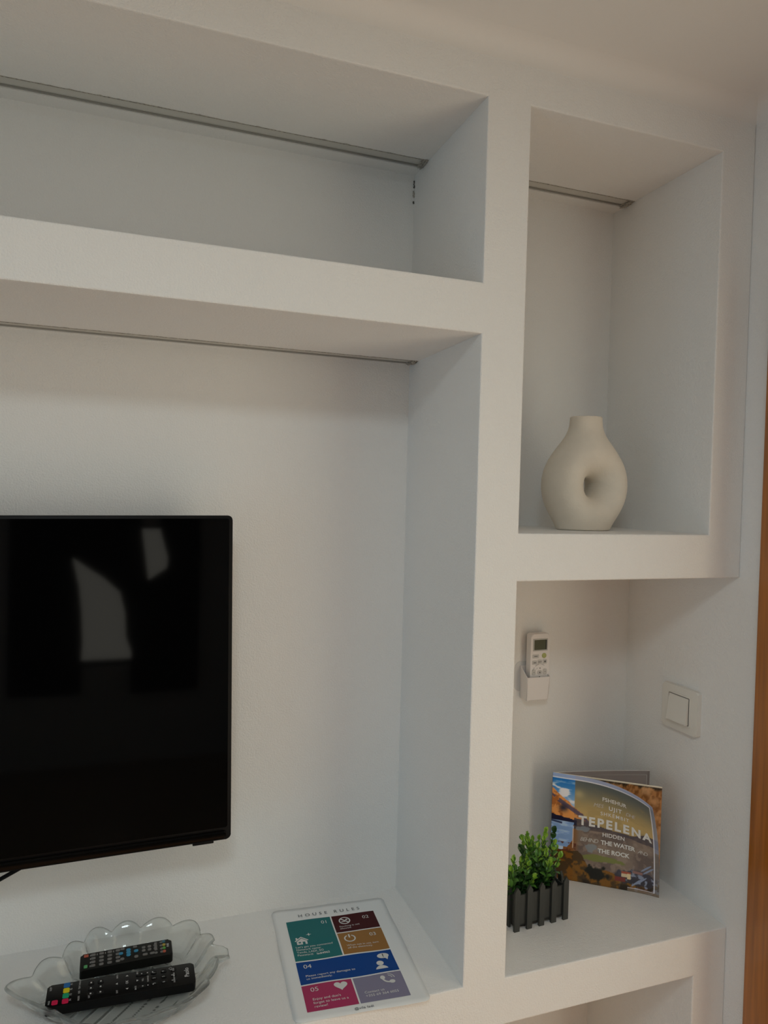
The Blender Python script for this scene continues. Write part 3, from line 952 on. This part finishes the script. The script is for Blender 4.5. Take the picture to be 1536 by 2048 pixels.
def grass_picture(U, V):
    n1, n2 = fbm(U, V, 7, 5, 21), fbm(U * 2, V, 26, 4, 22)
    img = np.zeros(U.shape + (3,)) + np.array([158, 112, 68])
    img = lay(img, ss(0.42, 0.62, n2), (118, 76, 40))
    img = lay(img, ss(0.45, 0.65, n1) * 0.7, (188, 148, 108))
    img = lay(img, ss(0.955, 0.985, V + 0.05 * (n2 - 0.5)) * ss(0.3, 0.45, n1), (38, 32, 24))
    img = lay(img, (V > 0.991) * 1.0, (200, 190, 170))
    return img

def colour_sheet(name, fn3, W, H, pic, nx, ny, m, parent, back=None, thick=0.0004):
    us, vs = np.linspace(0, 1, nx + 1), np.linspace(0, 1, ny + 1)
    U, V = np.meshgrid(us, vs, indexing='ij')
    verts = [fn3(u * W, v * H) for u in us for v in vs]
    faces = [(i * (ny + 1) + j, (i + 1) * (ny + 1) + j, (i + 1) * (ny + 1) + j + 1, i * (ny + 1) + j + 1) for i in range(nx) for j in range(ny)]
    o = mesh_obj(name, verts, faces, m, parent, True)
    if pic is not None:
        col = np.ones((len(verts), 4), np.float32)
        col[:, :3] = srgb(np.clip(pic(U, V), 0, 255)).reshape(-1, 3)
        at = o.data.color_attributes.new('print', 'FLOAT_COLOR', 'POINT')
        at.data.foreach_set('color', col.ravel())
    s = o.modifiers.new('paper', 'SOLIDIFY'); s.thickness = thick; s.offset = -1
    return o

def brochure():
    pm = bpy.data.materials.new('printed_gloss')
    pm.use_nodes = True
    nt = pm.node_tree
    an = nt.nodes.new('ShaderNodeAttribute'); an.attribute_name = 'print'
    hs = nt.nodes.new('ShaderNodeHueSaturation')
    hs.inputs['Value'].default_value = 1.9
    hs.inputs['Saturation'].default_value = 1.0
    nt.links.new(an.outputs['Color'], hs.inputs['Color'])
    b = nt.nodes['Principled BSDF']
    nt.links.new(hs.outputs[0], b.inputs['Base Color'])
    b.inputs['Roughness'].default_value = 0.30
    b.inputs['Specular IOR Level'].default_value = 0.4
    MATS['printed_gloss'] = pm
    mat('page_taupe', (0.33, 0.285, 0.27), 0.45)
    mat('page_line', (0.72, 0.69, 0.66), 0.5)
    mat('print_white', (0.96, 0.95, 0.93), 0.5)
    A = Vector((0.808, 0.2478, Z3 + 0.0005))
    root = empty('brochure', A)
    tag(root, 'square printed landscape brochure standing half open in the corner', 'brochure')
    W, H = 0.210, 0.2150
    d = (Vector((0.977, 0.120, 0)) - Vector((0.808, 0.2478, 0))).normalized()
    nrm = Vector((d.y, -d.x, 0))
    up = Vector((0, 0, 1))
    al, p0, r = math.radians(30), 0.14, 0.14
    def bend(x, z, lift=0.0):
        c, s = math.cos(al), math.sin(al)
        p = x * c + z * s - p0; q = -x * s + z * c
        if p > 0:
            pp = (r - lift) * math.sin(p / r); f = r - (r - lift) * math.cos(p / r)
        else:
            pp, f = p, lift
        pp += p0
        X, Zz = pp * c - q * s, pp * s + q * c
        return d * X + nrm * (f + 0.0025 * (1 - math.exp(-x / 0.02))) + up * Zz
    colour_sheet('front_cover', bend, W, H, cover_picture, 190, 194, 'printed_gloss', root)
    def inner(x, z): return d * x + up * z - nrm * (0.0006 + 0.002 * math.exp(-x / 0.01))
    colour_sheet('inner_page', inner, W - 0.001, H, grass_picture, 110, 112, 'printed_gloss', root)
    d3 = (Vector((1.0125, 0.2005, 0)) - Vector((0.808, 0.2478, 0))).normalized()
    n3 = Vector((d3.y, -d3.x, 0))
    def backp(x, z): return d3 * x + up * z - n3 * (0.0008 + 0.004 * math.sin(math.pi * x / W))
    bc = colour_sheet('back_cover', backp, W - 0.001, H, None, 20, 4, 'page_taupe', root)
    P = Print()
    m = 0.007; t = 0.0007
    for k in range(12):
        a, b2 = (W - m) * k / 12, (W - m) * (k + 1) / 12
        P.rect(a, H - 0.0095 - t, b2, H - 0.0095)
    P.rect(W - m - t, 0.0095, W - m, H - 0.0095)
    P.build('page_border', 'page_line', bc, lambda x, z: backp(x, z) + n3 * 0.0006)
    E = Print()
    for k in range(12):
        a, b2 = (W - 0.001) * k / 12, (W - 0.001) * (k + 1) / 12
        E.rect(a, H - 0.0014, b2, H)
    E.build('page_edge', 'print_white', bc, lambda x, z: backp(x, z) + n3 * 0.0005)
    # lettering on the cover
    P = Print()
    cx = 0.585 * W
    P.fit('FSHEHUR', 0.585 * W, 0.808 * H, 0.0112, 0.0480, 0.022)
    P.fit('UJIT', 0.592 * W, 0.731 * H, 0.0118, 0.0255, 0.026)
    P.fit('SHKËMBIT', 0.588 * W, 0.667 * H, 0.0105, 0.0555, 0.008)
    P.fit('TEPELENA', 0.597 * W, 0.548 * H, 0.0250, 0.1440, 0.040)
    P.fit('HIDDEN', 0.580 * W, 0.467 * H, 0.0112, 0.0420, 0.018)
    P.fit('THE WATER', 0.622 * W, 0.391 * H, 0.0122, 0.0660, 0.028)
    P.fit('THE ROCK', 0.585 * W, 0.309 * H, 0.0122, 0.0610, 0.030)
    cov = [c for c in root.children if c.name.startswith('front_cover')][0]
    P.build('lettering', 'print_white', cov, lambda x, z: bend(x, z, 0.0007))
    P = Print()
    P.fit('MES', 0.437 * W, 0.738 * H, 0.0108, 0.0195, 0.0, 0.25)
    P.fit('DHE', 0.738 * W, 0.727 * H, 0.0108, 0.0195, 0.0, 0.25)
    P.fit('BEHIND', 0.360 * W, 0.396 * H, 0.0112, 0.0350, 0.002, 0.25)
    P.fit('AND', 0.848 * W, 0.384 * H, 0.0112, 0.0200, 0.002, 0.25)
    P.build('thin_lettering', 'page_line', cov, lambda x, z: bend(x, z, 0.0007))
brochure()

# ------------------------------------------------------------------ house-rules sheet
def rules_sheet():
    W, H = 0.212, 0.287
    root = empty('house_rules_sheet', (0.3365, 0.1385, Z3), (0, 0, math.radians(-4.2)))
    tag(root, 'laminated HOUSE RULES sheet with six coloured panels on the bench', 'sheet')
    mat('laminate', (0.86, 0.875, 0.875), 0.32, bump=0.12, bscale=12)
    def wave(x, y): return 0.0011 + 0.0006 * math.sin(x * 60 + 1) * math.cos(y * 38) + 0.0005 * math.sin(y * 55)
    # laminate sheet
    n, m = 22, 30
    pts, faces = [], []
    for i in range(n + 1):
        for j in range(m + 1):
            x, y = -W / 2 + W * i / n, -H / 2 + H * j / m
            # rounded corners
            rc = 0.010
            dx, dy = abs(x) - (W / 2 - rc), abs(y) - (H / 2 - rc)
            if dx > 0 and dy > 0:
                L = math.hypot(dx, dy)
                if L > rc:
                    x = math.copysign(W / 2 - rc + dx / L * rc, x); y = math.copysign(H / 2 - rc + dy / L * rc, y)
            pts.append((x, y, wave(x, y)))
    for i in range(n):
        for j in range(m):
            a = i * (m + 1) + j
            faces.append((a, a + m + 1, a + m + 2, a + 1))
    lam = mesh_obj('laminate', pts, faces, 'laminate', root, True)
    s = lam.modifiers.new('t', 'SOLIDIFY'); s.thickness = 0.0005; s.offset = -1
    gx, gy, gw, gh = -0.0030, -0.0105, 0.1615, 0.2310        # centre and size of the panel grid
    X = lambda f: gx - gw / 2 + f * gw
    Y = lambda f: gy + gh / 2 - f * gh
    lift = lambda k: (lambda x, y: Vector((x, y, wave(x, y) + k)))
    mat('ink_dark', (0.06, 0.065, 0.08), 0.5)
    mat('ink_white', (0.72, 0.72, 0.71), 0.4)
    cols = {'teal': (0.018, 0.165, 0.175), 'maroon': (0.060, 0.003, 0.005), 'ochre': (0.34, 0.165, 0.045), 'blue': (0.001, 0.055, 0.275), 'pink': (0.42, 0.040, 0.125), 'lavender': (0.245, 0.230, 0.335)}
    for k, c in cols.items(): mat('ink_' + k, c, 0.40, spec=0.12)
    g = 0.008
    def panel(col, x0, y0, x1, y1):
        v, f = [], []
        n, m = 10, 10
        for i in range(n + 1):
            for j in range(m + 1):
                x, y = X(x0 + (x1 - x0) * i / n), Y(y0 + (y1 - y0) * j / m)
                v.append((x, y, wave(x, y) + 0.0003))
        for i in range(n):
            for j in range(m):
                a = i * (m + 1) + j
                f.append((a, a + 1, a + m + 2, a + m + 1))
        return mesh_obj('printed_panel', v, f, 'ink_' + col, root, True)
    up = lift(0.0006)
    p1 = panel('teal', 0, 0, 0.5 - g, 0.487)
    p2 = panel('maroon', 0.5 + g, 0, 1, 0.219)
    p3 = panel('ochre', 0.5 + g, 0.232, 1, 0.487)
    p4 = panel('blue', 0, 0.500, 1, 0.738)
    p5 = panel('pink', 0, 0.751, 0.5 - g, 1)
    p6 = panel('lavender', 0.5 + g, 0.751, 1, 1)
    Print().text('HOUSE RULES', gx, Y(0) + 0.0095, 0.0115, -0.004, 'CENTER', 1.75).text('@vila ladi', gx + 0.004, Y(1) - 0.0115, 0.0068, 0.01, 'CENTER', 1.1).build('title_lettering', 'ink_dark', root, up)
    num, tx = 0.0125, 0.0062
    # 01
    P = Print().text('01', X(0.375), Y(0.078), num, 0, 'LEFT')
    P.text("Let's get you connected\nNetwork name:\nTenda_LADI_5G\nPassword:", X(0.035), Y(0.345), 0.0066, 0.002, line=1.05)
    P.text('ladi4962', X(0.235), Y(0.438), 0.0066, 0.02)
    P.build('lettering', 'ink_white', p1, up)
    hx, hy = X(0.115), Y(0.258)
    I = Print().poly([(hx - 0.012, hy), (hx, hy + 0.011), (hx + 0.012, hy), (hx + 0.0105, hy - 0.0017), (hx, hy + 0.008), (hx - 0.0105, hy - 0.0017)])
    I.poly([(hx - 0.009, hy - 0.011), (hx - 0.009, hy - 0.002), (hx, hy + 0.006), (hx + 0.009, hy - 0.002), (hx + 0.009, hy - 0.011), (hx + 0.0055, hy - 0.011), (hx + 0.0055, hy - 0.004), (hx + 0.001, hy - 0.004), (hx + 0.001, hy - 0.011)])
    I.rect(hx - 0.0095, hy + 0.004, hx - 0.0065, hy + 0.009)
    sx, sy = X(0.205), Y(0.195)
    I.poly([(sx, sy + 0.005), (sx + 0.001, sy + 0.001), (sx + 0.005, sy), (sx + 0.001, sy - 0.001), (sx, sy - 0.005), (sx - 0.001, sy - 0.001), (sx - 0.005, sy), (sx - 0.001, sy + 0.001)])
    I.build('house_icon', 'ink_white', p1, up)
    Print().rect(hx - 0.006, hy - 0.0075, hx - 0.002, hy - 0.004).build('icon_window', 'ink_teal', p1, lift(0.0008))
    # 02
    P = Print().text('02', X(0.845), Y(0.085), num)
    P.text('Smoking is not\nallowed.', X(0.56), Y(0.155), 0.0062, 0.002, line=1.05)
    P.build('lettering', 'ink_white', p2, up)
    cx, cy = X(0.64), Y(0.075)
    I = Print().arc(cx, cy, 0.0082, 0.0105, 0, 360, 28).poly([(cx - 0.0070, cy + 0.0052), (cx - 0.0052, cy + 0.0070), (cx + 0.0070, cy - 0.0052), (cx + 0.0052, cy - 0.0070)])
    I.rect(cx - 0.0062, cy - 0.0035, cx + 0.0005, cy - 0.0012).poly([(cx + 0.001, cy + 0.001), (cx + 0.006, cy + 0.001), (cx + 0.0055, cy + 0.004), (cx + 0.003, cy + 0.0045)])
    I.build('no_smoking_icon', 'ink_white', p2, up)
    # 03
    P = Print().text('03', X(0.845), Y(0.315), num)
    P.text('When not in use, turn\noff the electricity.', X(0.565), Y(0.405), 0.0062, 0.001, line=1.05)
    P.build('lettering', 'ink_white', p3, up)
    cx, cy = X(0.625), Y(0.313)
    Print().arc(cx, cy, 0.0078, 0.0102, 115, 425, 28).rect(cx - 0.0013, cy + 0.002, cx + 0.0013, cy + 0.012).build('power_icon', 'ink_white', p3, up)
    # 04
    P = Print().text('04', X(0.065), Y(0.573), num + 0.0012)
    P.text('Please report any damages to\nus immediately.', X(0.065), Y(0.665), 0.0068, 0.004, line=1.05)
    P.build('lettering', 'ink_white', p4, up)
    cx, cy = X(0.835), Y(0.655)
    th = [(cx - 0.0105 + 0.021 * k / 14, cy - 0.0105 + 0.0088 * math.sin(math.pi * k / 14) ** 0.6) for k in range(15)]
    I = Print().disc(cx, cy + 0.0045, 0.0060).poly(th[::-1])
    bx, by = X(0.895), Y(0.558)
    I.disc(bx, by, 0.0100, 0.0066).poly([(bx + 0.001, by - 0.005), (bx + 0.008, by - 0.004), (bx + 0.0055, by - 0.011)])
    I.build('person_icon', 'ink_white', p4, up)
    Print().rect(bx - 0.0009, by - 0.0015, bx + 0.0009, by + 0.0048).disc(bx, by - 0.0038, 0.0011, n=8).build('icon_mark', 'ink_dark', p4, lift(0.0008))
    # 05
    P = Print().text('05', X(0.075), Y(0.822), num + 0.001)
    P.text("Enjoy and don't\nforget to leave us a\nreview!", X(0.075), Y(0.905), 0.0070, 0.002, line=1.1)
    P.build('lettering', 'ink_white', p5, up)
    cx, cy = X(0.375), Y(0.805)
    hp = []
    for k in range(28):
        a = 2 * math.pi * k / 28
        hp.append((cx + 0.00068 * 16 * math.sin(a) ** 3, cy + 0.00068 * (13 * math.cos(a) - 5 * math.cos(2 * a) - 2 * math.cos(3 * a) - math.cos(4 * a))))
    Print().poly(hp[::-1]).build('heart_icon', 'ink_white', p5, up)
    # contact
    P = Print().text('Contact us\n+355 69 364 6055', X(0.575), Y(0.918), 0.0072, 0.002, line=1.1)
    P.build('lettering', 'ink_white', p6, up)
    cx, cy = X(0.845), Y(0.815)
    I = Print().arc(cx + 0.003, cy + 0.003, 0.0095, 0.0125, 165, 285, 16).disc(cx - 0.0075, cy + 0.0045, 0.0040, 0.0048, 12).disc(cx + 0.0055, cy - 0.0075, 0.0048, 0.0040, 12)
    I.arc(cx + 0.001, cy + 0.001, 0.0060, 0.0072, 5, 80, 10).arc(cx + 0.001, cy + 0.001, 0.0096, 0.0108, 0, 85, 10)
    I.build('phone_icon', 'ink_white', p6, up)
rules_sheet()

# ------------------------------------------------------------------ leaf-shaped glass dish
DISH = Vector((-0.022, 0.150, Z3))
def glass_dish():
    gm = bpy.data.materials.new('clear_glass')
    gm.use_nodes = True
    b = gm.node_tree.nodes['Principled BSDF']
    b.inputs['Base Color'].default_value = (0.93, 0.96, 0.95, 1)
    b.inputs['Transmission Weight'].default_value = 1.0
    b.inputs['Roughness'].default_value = 0.02
    b.inputs['IOR'].default_value = 1.48
    nt = gm.node_tree
    tr = nt.nodes.new('ShaderNodeBsdfTransparent')
    tr.inputs[0].default_value = (0.95, 0.965, 0.96, 1)
    ms = nt.nodes.new('ShaderNodeMixShader')
    ms.inputs[0].default_value = 0.74
    nt.links.new(tr.outputs[0], ms.inputs[1]); nt.links.new(b.outputs[0], ms.inputs[2])
    nt.links.new(ms.outputs[0], nt.nodes['Material Output'].inputs[0])
    MATS['clear_glass'] = gm
    a, bb = 0.142, 0.112
    def oval(phi):
        c, s = abs(math.cos(phi)), abs(math.sin(phi))
        left = float(ss(0.0, 0.8, np.float64(-math.cos(phi))))
        right = float(ss(0.0, 0.6, np.float64(math.cos(phi))))
        p = 2.0 - 0.72 * left + 0.65 * right           # tapers towards the tip at the left, full at the stalk end
        b2 = bb + (0.004 if math.sin(phi) < 0 else 0.0)
        return ((c / (a - 0.003 * left)) ** p + (s / b2) ** p) ** (-1 / p)
    def R(phi):
        base = oval(phi)
        d0 = min(phi, 2 * math.pi - phi)
        tip = 0.009 * math.exp(-((phi - math.pi) / 0.22) ** 2)
        lobes = 0.0115 * (abs(math.cos(7.5 * (phi - math.pi))) ** 0.7 - 0.5)
        hnd = 0.026 * math.exp(-(d0 / 0.085) ** 6)
        return base + tip + lobes * (1 if d0 > 0.15 else 0.2) + hnd, d0
    n, m = 256, 44
    verts, faces = [(0, 0, 0.0055)], []
    for j in range(1, m + 1):
        rho = j / m
        for i in range(n):
            phi = 2 * math.pi * i / n
            Rp, d0 = R(phi)
            base = oval(phi)
            # plan radius: scallops fade in towards the rim
            k = ss(0.6, 1.0, np.float64(rho))
            rr = rho * (base * (1 - k) + Rp * k)
            x, y = rr * math.cos(phi), rr * math.sin(phi)
            rise = float(ss(0.76, 1.02, np.float64(rho)))
            lob = abs(math.cos(7.5 * (phi - math.pi)))
            z = 0.0055 + 0.033 * rise + 0.009 * (lob - 0.5) * float(ss(0.8, 1.0, np.float64(rho)))
            if d0 < 0.11:
                z -= 0.010 * float(ss(0.85, 1.0, np.float64(rho))) * (1 - d0 / 0.11)
            # moulded veins: midrib and slanting side ribs on the floor
            if rho < 0.86:
                fade = 1 - float(ss(0.66, 0.86, np.float64(rho)))
                rib = max(0.0, 1 - abs(y) / 0.0035)
                q = (x + abs(y) * 0.85) / 0.0265
                q = abs(q - round(q)) * 0.0265
                side = max(0.0, 1 - q / 0.0034)
                z += 0.0018 * fade * max(rib, side)
            verts.append((x, y, z))
    for i in range(n): faces.append((0, 1 + i, 1 + (i + 1) % n))
    for j in range(m - 1):
        for i in range(n):
            i2 = (i + 1) % n
            faces.append((1 + j * n + i, 1 + (j + 1) * n + i, 1 + (j + 1) * n + i2, 1 + j * n + i2))
    o = mesh_obj('leaf_dish', verts, faces, 'clear_glass', None, True)
    o.location = DISH
    tag(o, 'clear glass leaf-shaped dish with scalloped rim on the bench', 'dish')
    s = o.modifiers.new('glass', 'SOLIDIFY'); s.thickness = 0.0042; s.offset = -1
glass_dish()

# ------------------------------------------------------------------ the two television remotes in the dish
def remote_small():
    L, Wd, T = 0.137, 0.037, 0.0145
    root = empty('television_remote', (-0.0095, 0.197, Z3 + 0.0140), (math.radians(4), 0, math.radians(0.5)))
    tag(root, 'short dark grey remote with many small buttons in the glass dish', 'remote control')
    mat('remote_grey', (0.008, 0.0085, 0.0075), 0.45, spec=0.25)
    # face slightly arched, rounded right end
    out = []
    pts = round_rect(L, Wd, 0.004)
    prism('body', [(x + (0.004 * (1 - (2 * y / Wd) ** 2) if x > 0 else 0), y) for x, y in pts], 0, T, 'remote_grey', root, 0.0025, 3)
    T2 = T + 0.0001
    for nm, c in (('rb_grey', (0.16, 0.155, 0.15)), ('rb_red', (0.50, 0.10, 0.05)), ('rb_green', (0.10, 0.42, 0.14)), ('rb_blue', (0.03, 0.26, 0.46)), ('rb_yellow', (0.46, 0.36, 0.05)), ('rb_lime', (0.10, 0.36, 0.06)), ('rb_teal', (0.03, 0.16, 0.22))):
        mat(nm, c, 0.4)
    cache = {}
    def btn(x, y, m, w=0.0048, h=0.0042, r=0.0016, hgt=0.0012):
        key = (m, w, h, r)
        if key not in cache:
            o = prism('button', round_rect(w, h, r, 3), -0.0005, hgt, m, root, 0.0004, 1)
            cache[key] = o
        else:
            o = cache[key].copy(); COL.objects.link(o); o.parent = root
        o.location = (x, y, T2)
    x0 = -L / 2
    btn(x0 + 0.0085, 0.0130, 'rb_red', 0.0066, 0.0052, 0.001)
    btn(x0 + 0.0085, -0.0115, 'rb_green', 0.0052, 0.0060, 0.001)
    for i in range(4):
        for j in range(4):
            btn(x0 + 0.019 + i * 0.0122, 0.0128 - j * 0.0082, 'rb_grey', 0.0068, 0.0048)
    cx = x0 + 0.0715
    for dx, dy in ((0, 0), (0, 0.0060), (0, -0.0060), (-0.0115, 0.0005), (0.0115, 0.0005)):
        btn(cx + dx, 0.0035 + dy, 'rb_blue', 0.0068, 0.0054, 0.0024)
    btn(cx - 0.009, 0.0140, 'rb_grey', 0.0062, 0.0044); btn(cx + 0.010, 0.0140, 'rb_grey', 0.0062, 0.0044)
    btn(cx - 0.0095, -0.0095, 'rb_grey', 0.0062, 0.0056, 0.0025); btn(cx + 0.0115, -0.0095, 'rb_grey', 0.0062, 0.0056, 0.0025)
    for i in range(3):
        for j in range(2):
            btn(x0 + 0.0945 + i * 0.0090, 0.0085 - j * 0.0072, 'rb_grey', 0.0054, 0.0048)
    btn(x0 + 0.0965, -0.0085, 'rb_grey', 0.0075, 0.0044); btn(x0 + 0.1075, -0.0085, 'rb_grey', 0.0075, 0.0044)
    for i in range(2):
        for j in range(4):
            btn(x0 + 0.1140 + i * 0.0078 - (0 if i else 0.0008) + 0.004 * 0, 0.0130 - j * 0.0075, 'rb_grey', 0.0046, 0.0042) if i == 0 or True else None
    for j, mm in enumerate(('rb_teal', 'rb_yellow', 'rb_lime', 'rb_red')):
        btn(x0 + 0.1258, 0.0140 - j * 0.0078, mm, 0.0052, 0.0052, 0.0022)
    mat('remote_print', (0.55, 0.55, 0.55), 0.5)
    P = Print().text('nei', 0, 0, 0.0072, 0.02, 'CENTER')
    P.v = [(x0 + 0.1335 - y, 0.004 + x) for x, y in P.v]
    for i in range(4): P.rect(x0 + 0.0145, 0.0105 - i * 0.0082, x0 + 0.0152, 0.0145 - i * 0.0082)
    for i in range(3): P.rect(x0 + 0.0243 + i * 0.0122, 0.0105, x0 + 0.0250 + i * 0.0122, 0.0145)
    P.build('lettering', 'remote_print', root, lambda x, y: Vector((x, y, T2 + 0.0002)))
remote_small()

def remote_large():
    L, Wd, T = 0.210, 0.048, 0.013
    root = empty('television_remote', (-0.0150, 0.1275, Z3 + 0.0135), (math.radians(1.0), math.radians(1.6), math.radians(0.0)))
    tag(root, 'long glossy black remote with coloured keys at the front of the dish', 'remote control')
    mat('remote_black', (0.002, 0.002, 0.0022), 0.35, spec=0.18)
    prism('body', round_rect(L, Wd, 0.005), 0, T, 'remote_black', root, 0.0016, 3)
    T2 = T + 0.0001
    for nm, c in (('lb_blue', (0.02, 0.16, 0.46)), ('lb_yellow', (0.80, 0.68, 0.01)), ('lb_green', (0.01, 0.40, 0.19)), ('lb_red', (0.70, 0.008, 0.08)), ('lb_white', (0.62, 0.62, 0.62)), ('lb_black', (0.003, 0.003, 0.003))):
        mat(nm, c, 0.4, spec=0.2)
    x0 = -L / 2
    def btn(x, y, m, w=0.0062, h=0.0072, r=0.002):
        o = prism('button', round_rect(w, h, r, 3), -0.0005, 0.0009, m, root, 0.0003, 1)
        o.location = (x, y, T2)
    for j, mm in enumerate(('lb_blue', 'lb_yellow', 'lb_green', 'lb_red')):
        btn(x0 + 0.0265, 0.0182 - j * 0.0115, mm, 0.0088, 0.0098)
    btn(x0 + 0.0125, -0.0158, 'lb_red', 0.0082, 0.0092)
    # domed black keys
    base = None
    spots = [(x0 + 0.060 + 0.0135 * i, 0.014 - 0.012 * j) for i in range(2) for j in range(3)]
    spots += [(x0 + 0.150 + 0.0145 * i, 0.015 - 0.0122 * j) for i in range(3) for j in range(3)]
    spots += [(x0 + 0.128 + 0.0085 * i, 0.0155) for i in range(2)] + [(x0 + 0.124 + 0.0085 * i, -0.0125) for i in range(2)]
    for x, y in spots:
        if base is None:
            base = prism('key', round_rect(0.0090, 0.0072, 0.0025, 3), -0.0005, 0.0007, 'lb_black', root, 0.0003, 1); o = base
        else:
            o = base.copy(); COL.objects.link(o); o.parent = root
        o.location = (x, y, T2)
    P = Print()
    up_ = lambda x, y: Vector((x, y, T2 + 0.0011))
    def vert(body, x, y, size, bold=0.0, align='CENTER'):
        v, f = text_geo(body, size, bold, align)
        n = len(P.v)
        P.v += [(x - b, y + a) for a, b in v]
        P.f += [tuple(i + n for i in q) for q in f]
    vert('Paolo', x0 + 0.2010, 0.0015, 0.0095, 0.02)
    for x, y, tt in ((0.180, 0.013, 'TV/R'), (0.180, 0.001, 'MENU'), (0.180, -0.011, 'SOUND'), (0.006, 0.014, 'SLEEP'), (0.006, -0.0155, 'PAGE'), (0.0455, 0.013, 'TEXT HOLD'), (0.0455, -0.003, 'SIZE'), (0.0455, -0.016, 'INDEX'), (0.0595, -0.0165, 'LIST'), (0.098, -0.016, 'EXIT'), (0.098, 0.0175, 'INFO'), (0.124, -0.0145, 'BACK'), (0.127, 0.0185, 'EPG'), (0.1345, 0.001, 'VOL'), (0.142, 0.0015, 'CH/PAGE')):
        vert(tt, x0 + x, y, 0.0034, 0.01)
    for j in range(4): vert('F' + str(j + 1), x0 + 0.0345, 0.0182 - j * 0.0115, 0.0042, 0.01)
    for i, row in enumerate((('1', '2', '3'), ('4', '5', '6'), ('7', '8', '9'))):
        for j, ch in enumerate(row): vert(ch, x0 + 0.1515 + 0.0135 * i, 0.013 - 0.0122 * j, 0.0052)
    for x, y in spots[:6]: P.rect(x0 * 0 + x - 0.0009, y - 0.0014, x + 0.0013, y + 0.0014)
    cx, cy = x0 + 0.111, 0.0015
    for a in range(4):
        t = math.pi / 2 * a
        c, s = math.cos(t), math.sin(t)
        P.poly([(cx + c * 0.014 - s * q[1] + c * q[0], cy + s * 0.014 + c * q[1] + s * q[0]) for q in ((0.0024, 0), (-0.0006, 0.0022), (-0.0006, -0.0022))])
    vert('OK', cx + 0.0015, cy, 0.0052, 0.01)
    P.arc(x0 + 0.1745, 0.0165, 0.0019, 0.0024, 0, 360, 14)
    for q in ((0.132, 0.0155), (0.1405, 0.0155), (0.133, -0.013), (0.1405, -0.013), (0.148, -0.013), (0.148, 0.0155)): P.disc(x0 + q[0], q[1], 0.0011, n=8)
    P.build('key_lettering', 'lb_white', root, up_)
    P2 = Print()
remote_large()
